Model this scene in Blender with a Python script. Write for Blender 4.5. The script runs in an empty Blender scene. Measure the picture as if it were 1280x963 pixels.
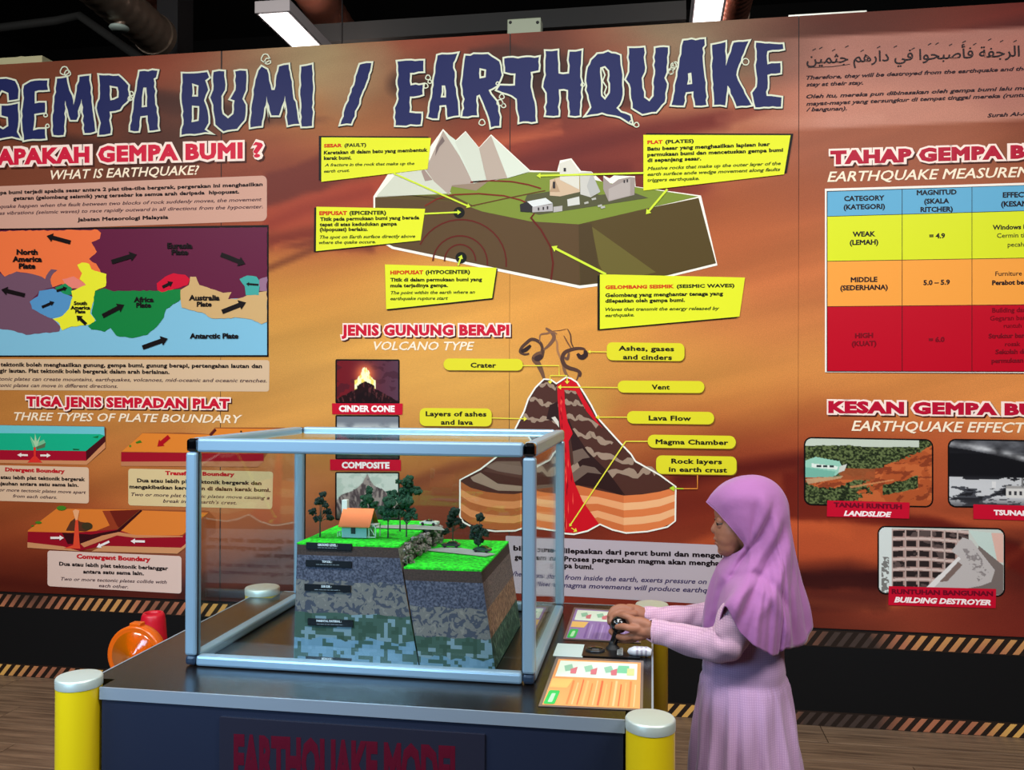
import bpy, bmesh, math, random
import numpy as np
from mathutils import Vector, Matrix
from mathutils.geometry import tessellate_polygon
random.seed(7); RNG = np.random.RandomState(11)
SC = bpy.context.scene
COL = SC.collection

# ------------------------------------------------------------------ camera
FPX, YAW, PITCH, ROLL, CAMZ = 1097.5, 0.1583, 0.0044, 0.0038, 1.37
_c, _s = math.cos(YAW), math.sin(YAW)
_fw = Vector((-_s, _c, 0)); _r = Vector((_c, _s, 0)); _u = Vector((0, 0, 1))
FW = _fw*math.cos(PITCH) + _u*math.sin(PITCH); _u2 = _u*math.cos(PITCH) - _fw*math.sin(PITCH)
RT = _r*math.cos(ROLL) + _u2*math.sin(ROLL); UP = _u2*math.cos(ROLL) - _r*math.sin(ROLL)
CAM = Vector((0, 0, CAMZ))
cd = bpy.data.cameras.new('camera'); cam = bpy.data.objects.new('camera', cd); COL.objects.link(cam)
cd.sensor_width = 36; cd.lens = FPX*36/1280; cd.clip_start = .05; cd.clip_end = 60
cam.matrix_world = Matrix(((RT.x, UP.x, -FW.x, 0), (RT.y, UP.y, -FW.y, 0), (RT.z, UP.z, -FW.z, CAMZ), (0, 0, 0, 1)))
SC.camera = cam

# ------------------------------------------------------------------ light
SC.view_settings.view_transform = 'Standard'; SC.view_settings.look = 'None'
SC.view_settings.gamma = 1; SC.view_settings.use_curve_mapping = False
SC.view_settings.exposure = 0.24
w = bpy.data.worlds.new('world'); SC.world = w; w.use_nodes = True
w.node_tree.nodes['Background'].inputs[0].default_value = (.8, .85, 1, 1)
w.node_tree.nodes['Background'].inputs[1].default_value = 0.15
def area(name, loc, aim, sx, sy, power, col):
    l = bpy.data.lights.new(name, 'AREA'); l.shape = 'RECTANGLE'; l.size = sx; l.size_y = sy; l.energy = power; l.color = col
    o = bpy.data.objects.new(name, l); COL.objects.link(o); o.location = loc
    o.rotation_euler = (Vector(aim)-Vector(loc)).to_track_quat('-Z', 'Y').to_euler(); return o
for lx_, pw_ in ((-3.2, 50), (-.8, 30), (1.8, 52)):
    hl = area('added_ceiling_fill', (lx_, .3, 3.4), (lx_*.9-.1, 3.7, .35), 1.4, .5, pw_, (1, .99, .98)); hl.data.spread = math.radians(140)  # unseen area lights added to wash the mural evenly
area('added_ceiling_fill', (-.2, 2.0, 3.7), (-.2, 2.05, 0), 2.4, .4, 34, (1, 1, .98))  # unseen overhead light, added above the table and child
bl = area('added_blue_light', (-1.6, -.2, 1.85), (-1.0, 1.9, .85), 1.0, .7, 7, (.42, .7, 1)); bl.data.spread = math.radians(70)  # unseen cool light added to turn the case and table fronts bluish

# ------------------------------------------------------------------ helpers
def ray(px, py): return FW + RT*((px-640)/FPX) - UP*((py-481.5)/FPX)
def P(px, py, ax, val):
    d = ray(px, py); i = 'xyz'.index(ax); return CAM + d*((val-CAM[i])/d[i])
def lin(c):
    r = []
    for v in c[:3]:
        v = v/255 if max(c[:3]) > 1.001 or isinstance(v, int) else v
        r.append(v/12.92 if v <= .04045 else ((v+.055)/1.055)**2.4)
    return tuple(r)+(1,)
MATS = {}
def mat(name, col=(200,200,200), rough=.6, metal=0, spec=.5, emit=0, alpha=1, trans=0, bump=0, bscale=60, coat=0, vary=0, sheen=0):
    if name in MATS: return MATS[name]
    m = bpy.data.materials.new(name); m.use_nodes = True; nt = m.node_tree; b = nt.nodes['Principled BSDF']
    b.inputs['Base Color'].default_value = lin(col); b.inputs['Roughness'].default_value = rough; b.inputs['Metallic'].default_value = metal
    b.inputs['Specular IOR Level'].default_value = spec
    if emit: b.inputs['Emission Color'].default_value = lin(col); b.inputs['Emission Strength'].default_value = emit
    if trans: b.inputs['Transmission Weight'].default_value = trans
    if coat: b.inputs['Coat Weight'].default_value = coat; b.inputs['Coat Roughness'].default_value = .1
    if sheen: b.inputs['Sheen Weight'].default_value = sheen
    if bump or vary:
        tc = nt.nodes.new('ShaderNodeTexCoord'); n = nt.nodes.new('ShaderNodeTexNoise'); n.inputs['Scale'].default_value = bscale; n.inputs['Detail'].default_value = 4
        nt.links.new(tc.outputs['Object'], n.inputs['Vector'])
        if bump:
            bp = nt.nodes.new('ShaderNodeBump'); bp.inputs['Strength'].default_value = bump; bp.inputs['Distance'].default_value = .002
            nt.links.new(n.outputs[0], bp.inputs['Height']); nt.links.new(bp.outputs[0], b.inputs['Normal'])
        if vary:
            r = nt.nodes.new('ShaderNodeValToRGB'); a = lin([max(0, v*(1-vary)) for v in col]) if max(col) > 1 else lin(col)
            r.color_ramp.elements[0].position = .3; r.color_ramp.elements[1].position = .7
            r.color_ramp.elements[0].color = a; r.color_ramp.elements[1].color = lin([min(255, v*(1+vary)) for v in col])
            nt.links.new(n.outputs[0], r.inputs[0]); nt.links.new(r.outputs[0], b.inputs['Base Color'])
    MATS[name] = m; return m
def flat(c, rough=.42):  # printed ink on the laminated mural
    return mat('ink_%d_%d_%d' % tuple(c), tuple(c), rough, spec=.1)
def vcol_mat(name, rough=.42, grain=.06, gscale=350):
    if name in MATS: return MATS[name]
    m = bpy.data.materials.new(name); m.use_nodes = True; nt = m.node_tree; b = nt.nodes['Principled BSDF']
    b.inputs['Roughness'].default_value = rough; b.inputs['Specular IOR Level'].default_value = .1
    a = nt.nodes.new('ShaderNodeVertexColor'); a.layer_name = 'Col'
    tc = nt.nodes.new('ShaderNodeTexCoord'); n = nt.nodes.new('ShaderNodeTexNoise'); n.inputs['Scale'].default_value = gscale; n.inputs['Detail'].default_value = 2
    mx = nt.nodes.new('ShaderNodeMix'); mx.data_type = 'RGBA'; mx.blend_type = 'MULTIPLY'; mx.inputs['Factor'].default_value = 1
    mr = nt.nodes.new('ShaderNodeMapRange'); mr.inputs['From Min'].default_value = .3; mr.inputs['From Max'].default_value = .7; mr.inputs['To Min'].default_value = 1-grain*1.5; mr.inputs['To Max'].default_value = 1+grain
    nt.links.new(tc.outputs['Object'], n.inputs['Vector']); nt.links.new(n.outputs[0], mr.inputs[0]); nt.links.new(a.outputs['Color'], mx.inputs['A']); nt.links.new(mr.outputs[0], mx.inputs['B'])
    nt.links.new(mx.outputs['Result'], b.inputs['Base Color']); MATS[name] = m; return m

def link(name, me, parent=None, loc=None):
    o = bpy.data.objects.new(name, me); COL.objects.link(o)
    if parent is not None:
        o.parent = parent
        o.matrix_parent_inverse = Matrix.Identity(4)
        if loc is None: o.location = -world_loc(parent)
    if loc is not None: o.location = loc
    return o
def world_loc(o):
    v = Vector((0, 0, 0))
    while o is not None: v = v + Vector(o.location); o = o.parent
    return v
def thing(name, label, cat, loc=(0, 0, 0), group=None):
    o = bpy.data.objects.new(name, None); COL.objects.link(o); o.location = loc; o.empty_display_size = .05
    o['label'] = label; o['category'] = cat
    if group: o['group'] = group
    return o
def tag(o, label, cat, group=None, kind=None):
    if label: o['label'] = label
    if cat: o['category'] = cat
    if group: o['group'] = group
    if kind: o['kind'] = kind
    return o
class MB:
    """collects world-space geometry; build() links it as ONE mesh object"""
    def __init__(s): s.v = []; s.f = []; s.m = []; s.sm = []; s.mats = []
    def mi(s, m):
        if m not in s.mats: s.mats.append(m)
        return s.mats.index(m)
    def add(s, vs, fs, m, smooth=False):
        o = len(s.v); s.v += [tuple(v) for v in vs]; k = s.mi(m)
        for f in fs: s.f.append([o+i for i in f]); s.m.append(k); s.sm.append(smooth)
    def box(s, lo, hi, m, bev=0):
        x0, y0, z0 = lo; x1, y1, z1 = hi
        if bev:
            bm = bmesh.new(); bmesh.ops.create_cube(bm, size=1)
            for v in bm.verts: v.co = Vector(((x0+x1)/2+v.co.x*(x1-x0), (y0+y1)/2+v.co.y*(y1-y0), (z0+z1)/2+v.co.z*(z1-z0)))
            bmesh.ops.bevel(bm, geom=bm.edges[:], offset=bev, segments=2, affect='EDGES', profile=.5)
            bm.verts.index_update(); s.add([v.co for v in bm.verts], [[v.index for v in f.verts] for f in bm.faces], m); bm.free(); return
        s.add([(x0,y0,z0),(x1,y0,z0),(x1,y1,z0),(x0,y1,z0),(x0,y0,z1),(x1,y0,z1),(x1,y1,z1),(x0,y1,z1)],
              [(0,3,2,1),(4,5,6,7),(0,1,5,4),(1,2,6,5),(2,3,7,6),(3,0,4,7)], m)
    def tube(s, pts, rad, m, n=12, caps=True, smooth=True):
        pts = [Vector(p) for p in pts]; rad = rad if hasattr(rad, '__len__') else [rad]*len(pts)
        vs = []; up = Vector((0, 0, 1)); prev = None
        for i, p in enumerate(pts):
            t = (pts[min(i+1, len(pts)-1)]-pts[max(i-1, 0)]).normalized()
            if prev is None:
                a = t.cross(up if abs(t.z) < .9 else Vector((1, 0, 0))).normalized()
            else: a = (prev - t*prev.dot(t)).normalized()
            prev = a; b = t.cross(a)
            for k in range(n):
                an = 2*math.pi*k/n; vs.append(p + (a*math.cos(an)+b*math.sin(an))*rad[i])
        fs = []
        for i in range(len(pts)-1):
            for k in range(n): fs.append((i*n+k, i*n+(k+1) % n, (i+1)*n+(k+1) % n, (i+1)*n+k))
        s.add(vs, fs, m, smooth)
        if caps: s.add(vs[:n][::-1], [tuple(range(n))], m); s.add(vs[-n:], [tuple(range(n))], m)
    def lathe(s, c, prof, m, n=40, smooth=True, axis='z'):
        vs = []
        for (r, z) in prof:
            for k in range(n):
                a = 2*math.pi*k/n; x, y = r*math.cos(a), r*math.sin(a)
                vs.append((c[0]+x, c[1]+y, c[2]+z) if axis == 'z' else (c[0]+x, c[1]+z, c[2]+y))
        fs = []
        for i in range(len(prof)-1):
            for k in range(n): fs.append((i*n+k, i*n+(k+1) % n, (i+1)*n+(k+1) % n, (i+1)*n+k))
        s.add(vs, fs, m, smooth)
        if prof[0][0] > 0: s.add(vs[:n][::-1], [tuple(range(n))], m)
        if prof[-1][0] > 0: s.add(vs[-n:], [tuple(range(n))], m)
    def prism(s, poly, lo, hi, m, axis='z'):   # polygon in the other two axes, extruded along axis
        n = len(poly)
        def q(p, h): return (p[0], p[1], h) if axis == 'z' else ((p[0], h, p[1]) if axis == 'y' else (h, p[0], p[1]))
        s.add([q(p, lo) for p in poly]+[q(p, hi) for p in poly], [tuple(range(n))[::-1], tuple(range(n, 2*n))]+[(i, (i+1) % n, n+(i+1) % n, n+i) for i in range(n)], m)
    def ico(s, c, r, m, sub=1, jit=0, sc=(1, 1, 1), smooth=True):
        bm = bmesh.new(); bmesh.ops.create_icosphere(bm, subdivisions=sub, radius=1)
        for v in bm.verts:
            k = r*(1+random.uniform(-jit, jit)); v.co = Vector((c[0]+v.co.x*k*sc[0], c[1]+v.co.y*k*sc[1], c[2]+v.co.z*k*sc[2]))
        bm.verts.index_update(); s.add([v.co for v in bm.verts], [[v.index for v in f.verts] for f in bm.faces], m, smooth); bm.free()
    def build(s, name, parent=None, origin=None):
        me = bpy.data.meshes.new(name)
        off = world_loc(parent) if parent is not None else (Vector(origin) if origin else Vector((0, 0, 0)))
        me.from_pydata([tuple(Vector(v)-off) for v in s.v], [], s.f)
        for m in s.mats: me.materials.append(m)
        me.polygons.foreach_set('material_index', s.m); me.polygons.foreach_set('use_smooth', s.sm); me.update()
        o = bpy.data.objects.new(name, me); COL.objects.link(o)
        if parent is not None: o.parent = parent
        elif origin: o.location = origin
        return o

# ------------------------------------------------------------------ text and flat print on planes
_TC = {}
def text_geo(s, bold=0.0, shear=0.0, spacing=1.0):
    k = (s, bold, shear, spacing)
    if k in _TC: return _TC[k]
    c = bpy.data.curves.new('t', 'FONT'); c.body = s; c.size = 1; c.resolution_u = 2; c.shear = shear; c.space_character = spacing
    if bold: c.bevel_depth = bold; c.bevel_resolution = 0
    o = bpy.data.objects.new('t', c); me = bpy.data.meshes.new_from_object(o)
    v = np.zeros(len(me.vertices)*3); me.vertices.foreach_get('co', v); v = v.reshape(-1, 3)
    fs = [tuple(p.vertices) for p in me.polygons]
    if bold: fs = [f for f in fs if v[list(f), 2].mean() >= -1e-6]
    bpy.data.objects.remove(o); bpy.data.curves.remove(c); bpy.data.meshes.remove(me)
    _TC[k] = (v, fs); return _TC[k]
CAPH = None
def caph():
    global CAPH
    if CAPH is None: v, _ = text_geo('E'); CAPH = v[:, 1].max()-v[:, 1].min()
    return CAPH
def outline_geo(contours, bevel):
    c = bpy.data.curves.new('o', 'CURVE'); c.dimensions = '2D'; c.fill_mode = 'BOTH'
    for ct in contours:
        sp = c.splines.new('POLY'); sp.points.add(len(ct)-1); sp.use_cyclic_u = True
        for i, p in enumerate(ct): sp.points[i].co = (p[0], p[1], 0, 1)
    if bevel: c.bevel_depth = bevel; c.bevel_resolution = 1
    o = bpy.data.objects.new('o', c); me = bpy.data.meshes.new_from_object(o)
    v = np.zeros(len(me.vertices)*3); me.vertices.foreach_get('co', v); v = v.reshape(-1, 3)
    fs = [tuple(p.vertices) for p in me.polygons]
    if bevel: fs = [f for f in fs if v[list(f), 2].mean() >= -1e-6]
    bpy.data.objects.remove(o); bpy.data.curves.remove(c); bpy.data.meshes.remove(me); return v, fs
WD = 3.752; LSTEP = .0005
def wallmap(px, py, L=0):
    return P(px, py, 'y', WD - .0006 - L*LSTEP)
class PR(MB):
    """flat print; coordinates are given in a frame (ox, oy, scale) of the artwork and land on a plane"""
    def __init__(s, fr=(0, 0, 1), mp=wallmap): super().__init__(); s.fr = fr; s.mp = mp; s.cnt = 0
    def W(s, p, L): return s.mp(s.fr[0]+p[0]/s.fr[2], s.fr[1]+p[1]/s.fr[2], L)
    def poly(s, pts, c, L=1):
        s.cnt += 1; L = L+(s.cnt % 40)*.02
        tri = tessellate_polygon([[Vector((p[0], -p[1], 0)) for p in pts]])
        s.add([s.W(p, L) for p in pts], [tuple(t) for t in tri], flat(c) if isinstance(c, tuple) else c)
    def rrect(s, tl, tr, br, bl, c, L=1, r=.1):
        ww = math.dist(tl, tr); hh = math.dist(tl, bl); ru, rv = r/ww, r/hh; pts = []
        for (cu, cv, a0) in ((1-ru, rv, -90), (1-ru, 1-rv, 0), (ru, 1-rv, 90), (ru, rv, 180)):
            for k in range(5):
                a = math.radians(a0+k*22.5); pts.append((cu+ru*math.cos(a), cv+rv*math.sin(a)))
        q = [((tl[0]*(1-u)+tr[0]*u)*(1-v)+(bl[0]*(1-u)+br[0]*u)*v, (tl[1]*(1-u)+tr[1]*u)*(1-v)+(bl[1]*(1-u)+br[1]*u)*v) for u, v in pts]
        s.poly(q, c, L)
    def stroke(s, pts, wd, c, L=1, closed=False):
        s.cnt += 1; L = L+(s.cnt % 40)*.02; n = len(pts); vs = []; m = flat(c) if isinstance(c, tuple) else c
        for i, p in enumerate(pts):
            a = pts[(i-1) % n] if (closed or i > 0) else p; b = pts[(i+1) % n] if (closed or i < n-1) else p
            tx, ty = b[0]-a[0], b[1]-a[1]; l = math.hypot(tx, ty) or 1; nx, ny = -ty/l, tx/l
            wi = wd[i] if hasattr(wd, '__len__') else wd
            vs += [s.W((p[0]+nx*wi/2, p[1]+ny*wi/2), L), s.W((p[0]-nx*wi/2, p[1]-ny*wi/2), L)]
        fs = [(2*i, 2*i+1, (2*i+3) % (2*n), (2*i+2) % (2*n)) for i in range(n if closed else n-1)]
        s.add(vs, fs, m)
    def arrow(s, a, b, wd, c, L=1, head=2.6, hl=2.2):
        dx, dy = b[0]-a[0], b[1]-a[1]; l = math.hypot(dx, dy); ux, uy = dx/l, dy/l; nx, ny = -uy, ux; h = wd*hl
        e = (b[0]-ux*h, b[1]-uy*h)
        s.poly([(a[0]+nx*wd/2, a[1]+ny*wd/2), (e[0]+nx*wd/2, e[1]+ny*wd/2), (e[0]+nx*wd*head/2, e[1]+ny*wd*head/2), b,
                (e[0]-nx*wd*head/2, e[1]-ny*wd*head/2), (e[0]-nx*wd/2, e[1]-ny*wd/2), (a[0]-nx*wd/2, a[1]-ny*wd/2)], c, L)
    def disc(s, c0, r, c, L=1, n=20, sy=1): s.poly([(c0[0]+r*math.cos(2*math.pi*k/n), c0[1]+r*sy*math.sin(2*math.pi*k/n)) for k in range(n)], c, L)
    def text(s, t, a, b, h, c, L=2, bold=.0, shear=0., spacing=1.0, gx=None):
        v, fs = gx if gx else text_geo(t, bold, shear, spacing)
        x0, x1 = v[:, 0].min(), v[:, 0].max(); m = flat(c) if isinstance(c, tuple) else c
        kx = 1/(x1-x0); ky = h/caph()
        vs = []
        A, B = Vector(s.W(a, L)), Vector(s.W(b, L)); U = Vector(s.W((a[0], a[1]-h), L))-A; U2 = Vector(s.W((b[0], b[1]-h), L))-B
        zm = max(abs(v[:, 2]).max(), 1e-9) if (bold or gx) else 0; Z1 = Vector(s.W(a, L+.8))-A
        for q in v:
            u = (q[0]-x0)*kx; vs.append(A.lerp(B, u)+U.lerp(U2, u)*(q[1]/caph())+(Z1*(max(q[2], 0)/zm) if zm else Vector((0, 0, 0))))
        s.add(vs, fs, m)
    def textc(s, t, cx, y, h, c, L=2, bold=.0, shear=0., wx=1.0, slope=0, **k):   # centred
        v, _ = text_geo(t, bold, shear, 1.0); ww = (v[:, 0].max()-v[:, 0].min())/caph()*h*wx
        s.text(t, (cx-ww/2, y-slope*ww/2), (cx+ww/2, y+slope*ww/2), h, c, L, bold, shear, **k)
    def heading(s, t, a, b, h, c, oc, L=2, bold=.09, ow=.14, shear=0, spacing=1.12, shadow=(70, 30, 20)):
        gi = text_geo(t, bold, shear, spacing); go = text_geo(t, bold+ow, shear, spacing)
        def shift(p, d): return (p[0]+d, p[1]+d)
        e = ow*h*1.3
        if shadow: s.text(t, shift((a[0]-e, a[1]), h*.14), shift((b[0]+e, b[1]), h*.14), h, shadow, L, gx=go)
        s.text(t, (a[0]-e, a[1]), (b[0]+e, b[1]), h, oc, L+1, gx=go)
        s.text(t, a, b, h, c, L+2, gx=gi)
FR = {1: (0,0,2.6667), 2: (400,0,2.6667), 3: (800,0,2.6667), 4: (0,260,3.368), 5: (370,150,3.852), 6: (640,150,3.4405), 7: (960,170,3.1063),
      8: (0,480,3.368), 'a': (380,390,3.21), 'b': (560,390,3.2105), 'c': (980,480,3.1067), 'g': (640,580,2.5133), 'p': (0,520,4.376),
      'q': (0,170,3.7647), 'r': (0,440,3.657), 's': (640,400,10.667)}

# numpy painter: colours a regular grid of vertices (a printed picture)
def vnoise(x, y, seed=0):
    rs = np.random.RandomState(seed); T = rs.rand(64, 64)
    xi = np.floor(x).astype(int); yi = np.floor(y).astype(int); fx = x-xi; fy = y-yi
    fx = fx*fx*(3-2*fx); fy = fy*fy*(3-2*fy)
    g = lambda a, b: T[a % 64, b % 64]
    return (g(xi, yi)*(1-fx)+g(xi+1, yi)*fx)*(1-fy)+(g(xi, yi+1)*(1-fx)+g(xi+1, yi+1)*fx)*fy
def fbm(x, y, seed=0, o=4):
    r = 0; a = .5
    for k in range(o): r = r+a*vnoise(x*2**k, y*2**k, seed+k); a *= .5
    return r/.94
class Canvas:
    def __init__(s, x0, y0, x1, y1, step, fr=(0, 0, 1), col=(0, 0, 0)):
        s.fr = fr; nx = max(2, int((x1-x0)/step)+1); ny = max(2, int((y1-y0)/step)+1)
        s.x, s.y = np.meshgrid(np.linspace(x0, x1, nx), np.linspace(y0, y1, ny)); s.nx, s.ny = nx, ny
        s.c = np.ones((ny, nx, 3))*np.array(col, float)
    def mix(s, m, col, a=1):
        m = np.clip(m, 0, 1)[..., None]*a; s.c = s.c*(1-m)+np.array(col, float)*m
    def inpoly(s, pts):
        r = np.zeros(s.x.shape, bool); n = len(pts)
        for i in range(n):
            xa, ya = pts[i]; xb, yb = pts[(i+1) % n]
            if ya == yb: continue
            r ^= ((ya > s.y) != (yb > s.y)) & (s.x < (xb-xa)*(s.y-ya)/(yb-ya)+xa)
        return r.astype(float)
    def dist(s, pts):
        d = np.full(s.x.shape, 1e9)
        for (xa, ya), (xb, yb) in zip(pts[:-1], pts[1:]):
            dx, dy = xb-xa, yb-ya; t = np.clip(((s.x-xa)*dx+(s.y-ya)*dy)/(dx*dx+dy*dy+1e-9), 0, 1)
            d = np.minimum(d, np.hypot(s.x-xa-t*dx, s.y-ya-t*dy))
        return d
    def poly(s, pts, col, a=1, rag=0, sc=.1, seed=3):
        if rag:
            ox, oy = s.x, s.y; s.x = ox+(fbm(ox*sc, oy*sc, seed)-.5)*rag; s.y = oy+(fbm(ox*sc, oy*sc, seed+9)-.5)*rag
            bx_, by_ = s.x, s.y; m = 0
            for du in (-3.2, -1.6, 0, 1.6, 3.2):
                for dv in (-3.2, -1.6, 0, 1.6, 3.2): s.x, s.y = bx_+du, by_+dv; m = m+s.inpoly(pts)/25
            s.x, s.y = ox, oy
        else: m = s.inpoly(pts)
        s.mix(m, col, a)
    def stroke(s, pts, wd, col, a=1, soft=.5):
        d = s.dist(pts); s.mix(1-np.clip((d-wd*(1-soft))/(wd*soft*2+1e-6), 0, 1), col, a)
    def build(s, name, parent, L=1, grain=.05, mask=None, mp=wallmap):
        ny, nx = s.ny, s.nx
        off = world_loc(parent); co = []
        for j in range(ny):
            for i in range(nx): co.append(tuple(Vector(mp(s.fr[0]+s.x[j, i]/s.fr[2], s.fr[1]+s.y[j, i]/s.fr[2], L))-off))
        fs = []
        for j in range(ny-1):
            for i in range(nx-1):
                if mask is None or (mask[j, i] and mask[j+1, i+1] and mask[j, i+1] and mask[j+1, i]): fs.append((j*nx+i, (j+1)*nx+i, (j+1)*nx+i+1, j*nx+i+1))
        me = bpy.data.meshes.new(name); me.from_pydata(co, [], fs)
        c = np.clip(s.c/255, 0, 1); c = np.where(c <= .04045, c/12.92, ((c+.055)/1.055)**2.4)
        at = me.color_attributes.new('Col', 'FLOAT_COLOR', 'POINT')
        at.data.foreach_set('color', np.concatenate([c.reshape(-1, 3), np.ones((ny*nx, 1))], 1).astype(np.float32).ravel())
        me.materials.append(vcol_mat('printed_picture_%g' % grain, grain=grain)); me.update()
        o = bpy.data.objects.new(name, me); COL.objects.link(o); o.parent = parent; return o

# ================================================================== SETTING
def setting(name, mb): o = mb.build(name); o['kind'] = 'structure'; return o
m_dark = mat('black_paint', (14, 14, 17), .7, bump=.2, bscale=40)
m_void = mat('dark_ceiling_paint', (16, 15, 15), .9)
m_skirt = mat('black_skirting', (9, 9, 11), .8, spec=.2)
b = MB(); b.box((-7, -4.5, 5.2), (7, 9.2, 5.35), m_void); setting('ceiling', b)
b = MB(); b.box((-7, 9, 0), (7, 9.15, 5.2), m_void); setting('wall_far', b)
b = MB(); b.box((-7.15, -4.5, 0), (-7, 9.15, 5.2), m_void); setting('wall_left', b)
b = MB(); b.box((7, -4.5, 0), (7.15, 9.15, 5.2), m_void); setting('wall_right', b)
b = MB(); b.box((-7, -4.65, 0), (7, -4.5, 5.2), mat('grey_wall', (90, 90, 95), .8)); setting('wall_rear', b)
# floor with laminate planks
m_floor = bpy.data.materials.new('laminate'); m_floor.use_nodes = True; nt = m_floor.node_tree; pb = nt.nodes['Principled BSDF']
tc = nt.nodes.new('ShaderNodeTexCoord'); oi = nt.nodes.new('ShaderNodeObjectInfo'); mp_ = nt.nodes.new('ShaderNodeMapping'); mp_.inputs['Scale'].default_value = (1.3, 26, 1)
ad = nt.nodes.new('ShaderNodeVectorMath'); ad.operation = 'ADD'
nz = nt.nodes.new('ShaderNodeTexNoise'); nz.inputs['Scale'].default_value = 2.2; nz.inputs['Detail'].default_value = 6; nz.inputs['Roughness'].default_value = .65
cr = nt.nodes.new('ShaderNodeValToRGB'); cr.color_ramp.elements[0].position = .33; cr.color_ramp.elements[1].position = .68
cr.color_ramp.elements[0].color = lin((80, 62, 48)); cr.color_ramp.elements[1].color = lin((140, 114, 90))
nt.links.new(tc.outputs['Object'], mp_.inputs[0]); nt.links.new(mp_.outputs[0], ad.inputs[0]); nt.links.new(oi.outputs['Location'], ad.inputs[1])
nt.links.new(ad.outputs[0], nz.inputs['Vector']); nt.links.new(nz.outputs[0], cr.inputs[0]); nt.links.new(cr.outputs[0], pb.inputs['Base Color']); pb.inputs['Roughness'].default_value = .42
b = MB(); b.box((-7, -4.5, -.12), (7, 9, -.006), mat('subfloor', (60, 45, 36), .7)); floor = setting('floor', b)
pm = MB(); pm.box((-.6, -.088, -.006), (.6, .088, 0), m_floor, bev=.0012); pl0 = pm.build('floor_plank', floor)
k = 0
for r in range(12):
    for cix in range(7):
        o = pl0 if k == 0 else pl0.copy()
        if k: COL.objects.link(o); o.parent = floor
        o.location = (-3.9+cix*1.203+(r*.47) % 1.2, 1.70+r*.178, 0); k += 1
# partition wall carrying the mural, with black skirting and hazard tape
ZTOP, ZBOT = 2.912, .3957
b = MB(); b.box((-5.2, WD+.02, 0), (3.6, WD+.16, ZTOP-.004), m_dark); part = setting('wall_back', b)
b = MB(); b.box((-5.2, WD-.012, 0), (3.6, WD+.02, ZBOT-.002), m_skirt); sk = setting('baseboard_back', b)
def tape_mat():
    m = bpy.data.materials.new('hazard_tape_yellow'); m.use_nodes = True; nt = m.node_tree; p = nt.nodes['Principled BSDF']
    t = nt.nodes.new('ShaderNodeTexCoord'); n = nt.nodes.new('ShaderNodeTexNoise'); n.inputs['Scale'].default_value = 1.7; n.inputs['Detail'].default_value = 1
    r = nt.nodes.new('ShaderNodeValToRGB'); e = r.color_ramp.elements; e[0].position = .36; e[0].color = lin((64, 52, 48)); e[1].position = .62; e[1].color = lin((222, 172, 92))  # dark to yellow patches put reflections into the tape colour
    q = e.new(.5); q.color = lin((178, 112, 82))
    nt.links.new(t.outputs['Object'], n.inputs['Vector']); nt.links.new(n.outputs[0], r.inputs[0]); nt.links.new(r.outputs[0], p.inputs['Base Color']); p.inputs['Roughness'].default_value = .35
    return m
mt = tape_mat()
for (z1, z0) in ((ZBOT-.010, ZBOT-.068), (.054, .002)):
    t = MB(); y = WD-.0125
    t.box((-5.2, y, z0-.004), (3.6, y+.0006, z1+.006), mat('hazard_tape_black', (30, 18, 12), .45))
    x = -5.1
    while x < 3.5:
        h = z1-z0; t.add([(x, y-.0004, z0), (x+.024, y-.0004, z0), (x+.024+.042, y-.0004, z1), (x+.042, y-.0004, z1)], [(0, 1, 2, 3)], mt); x += .0475
    t.build('hazard_tape', sk)

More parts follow.
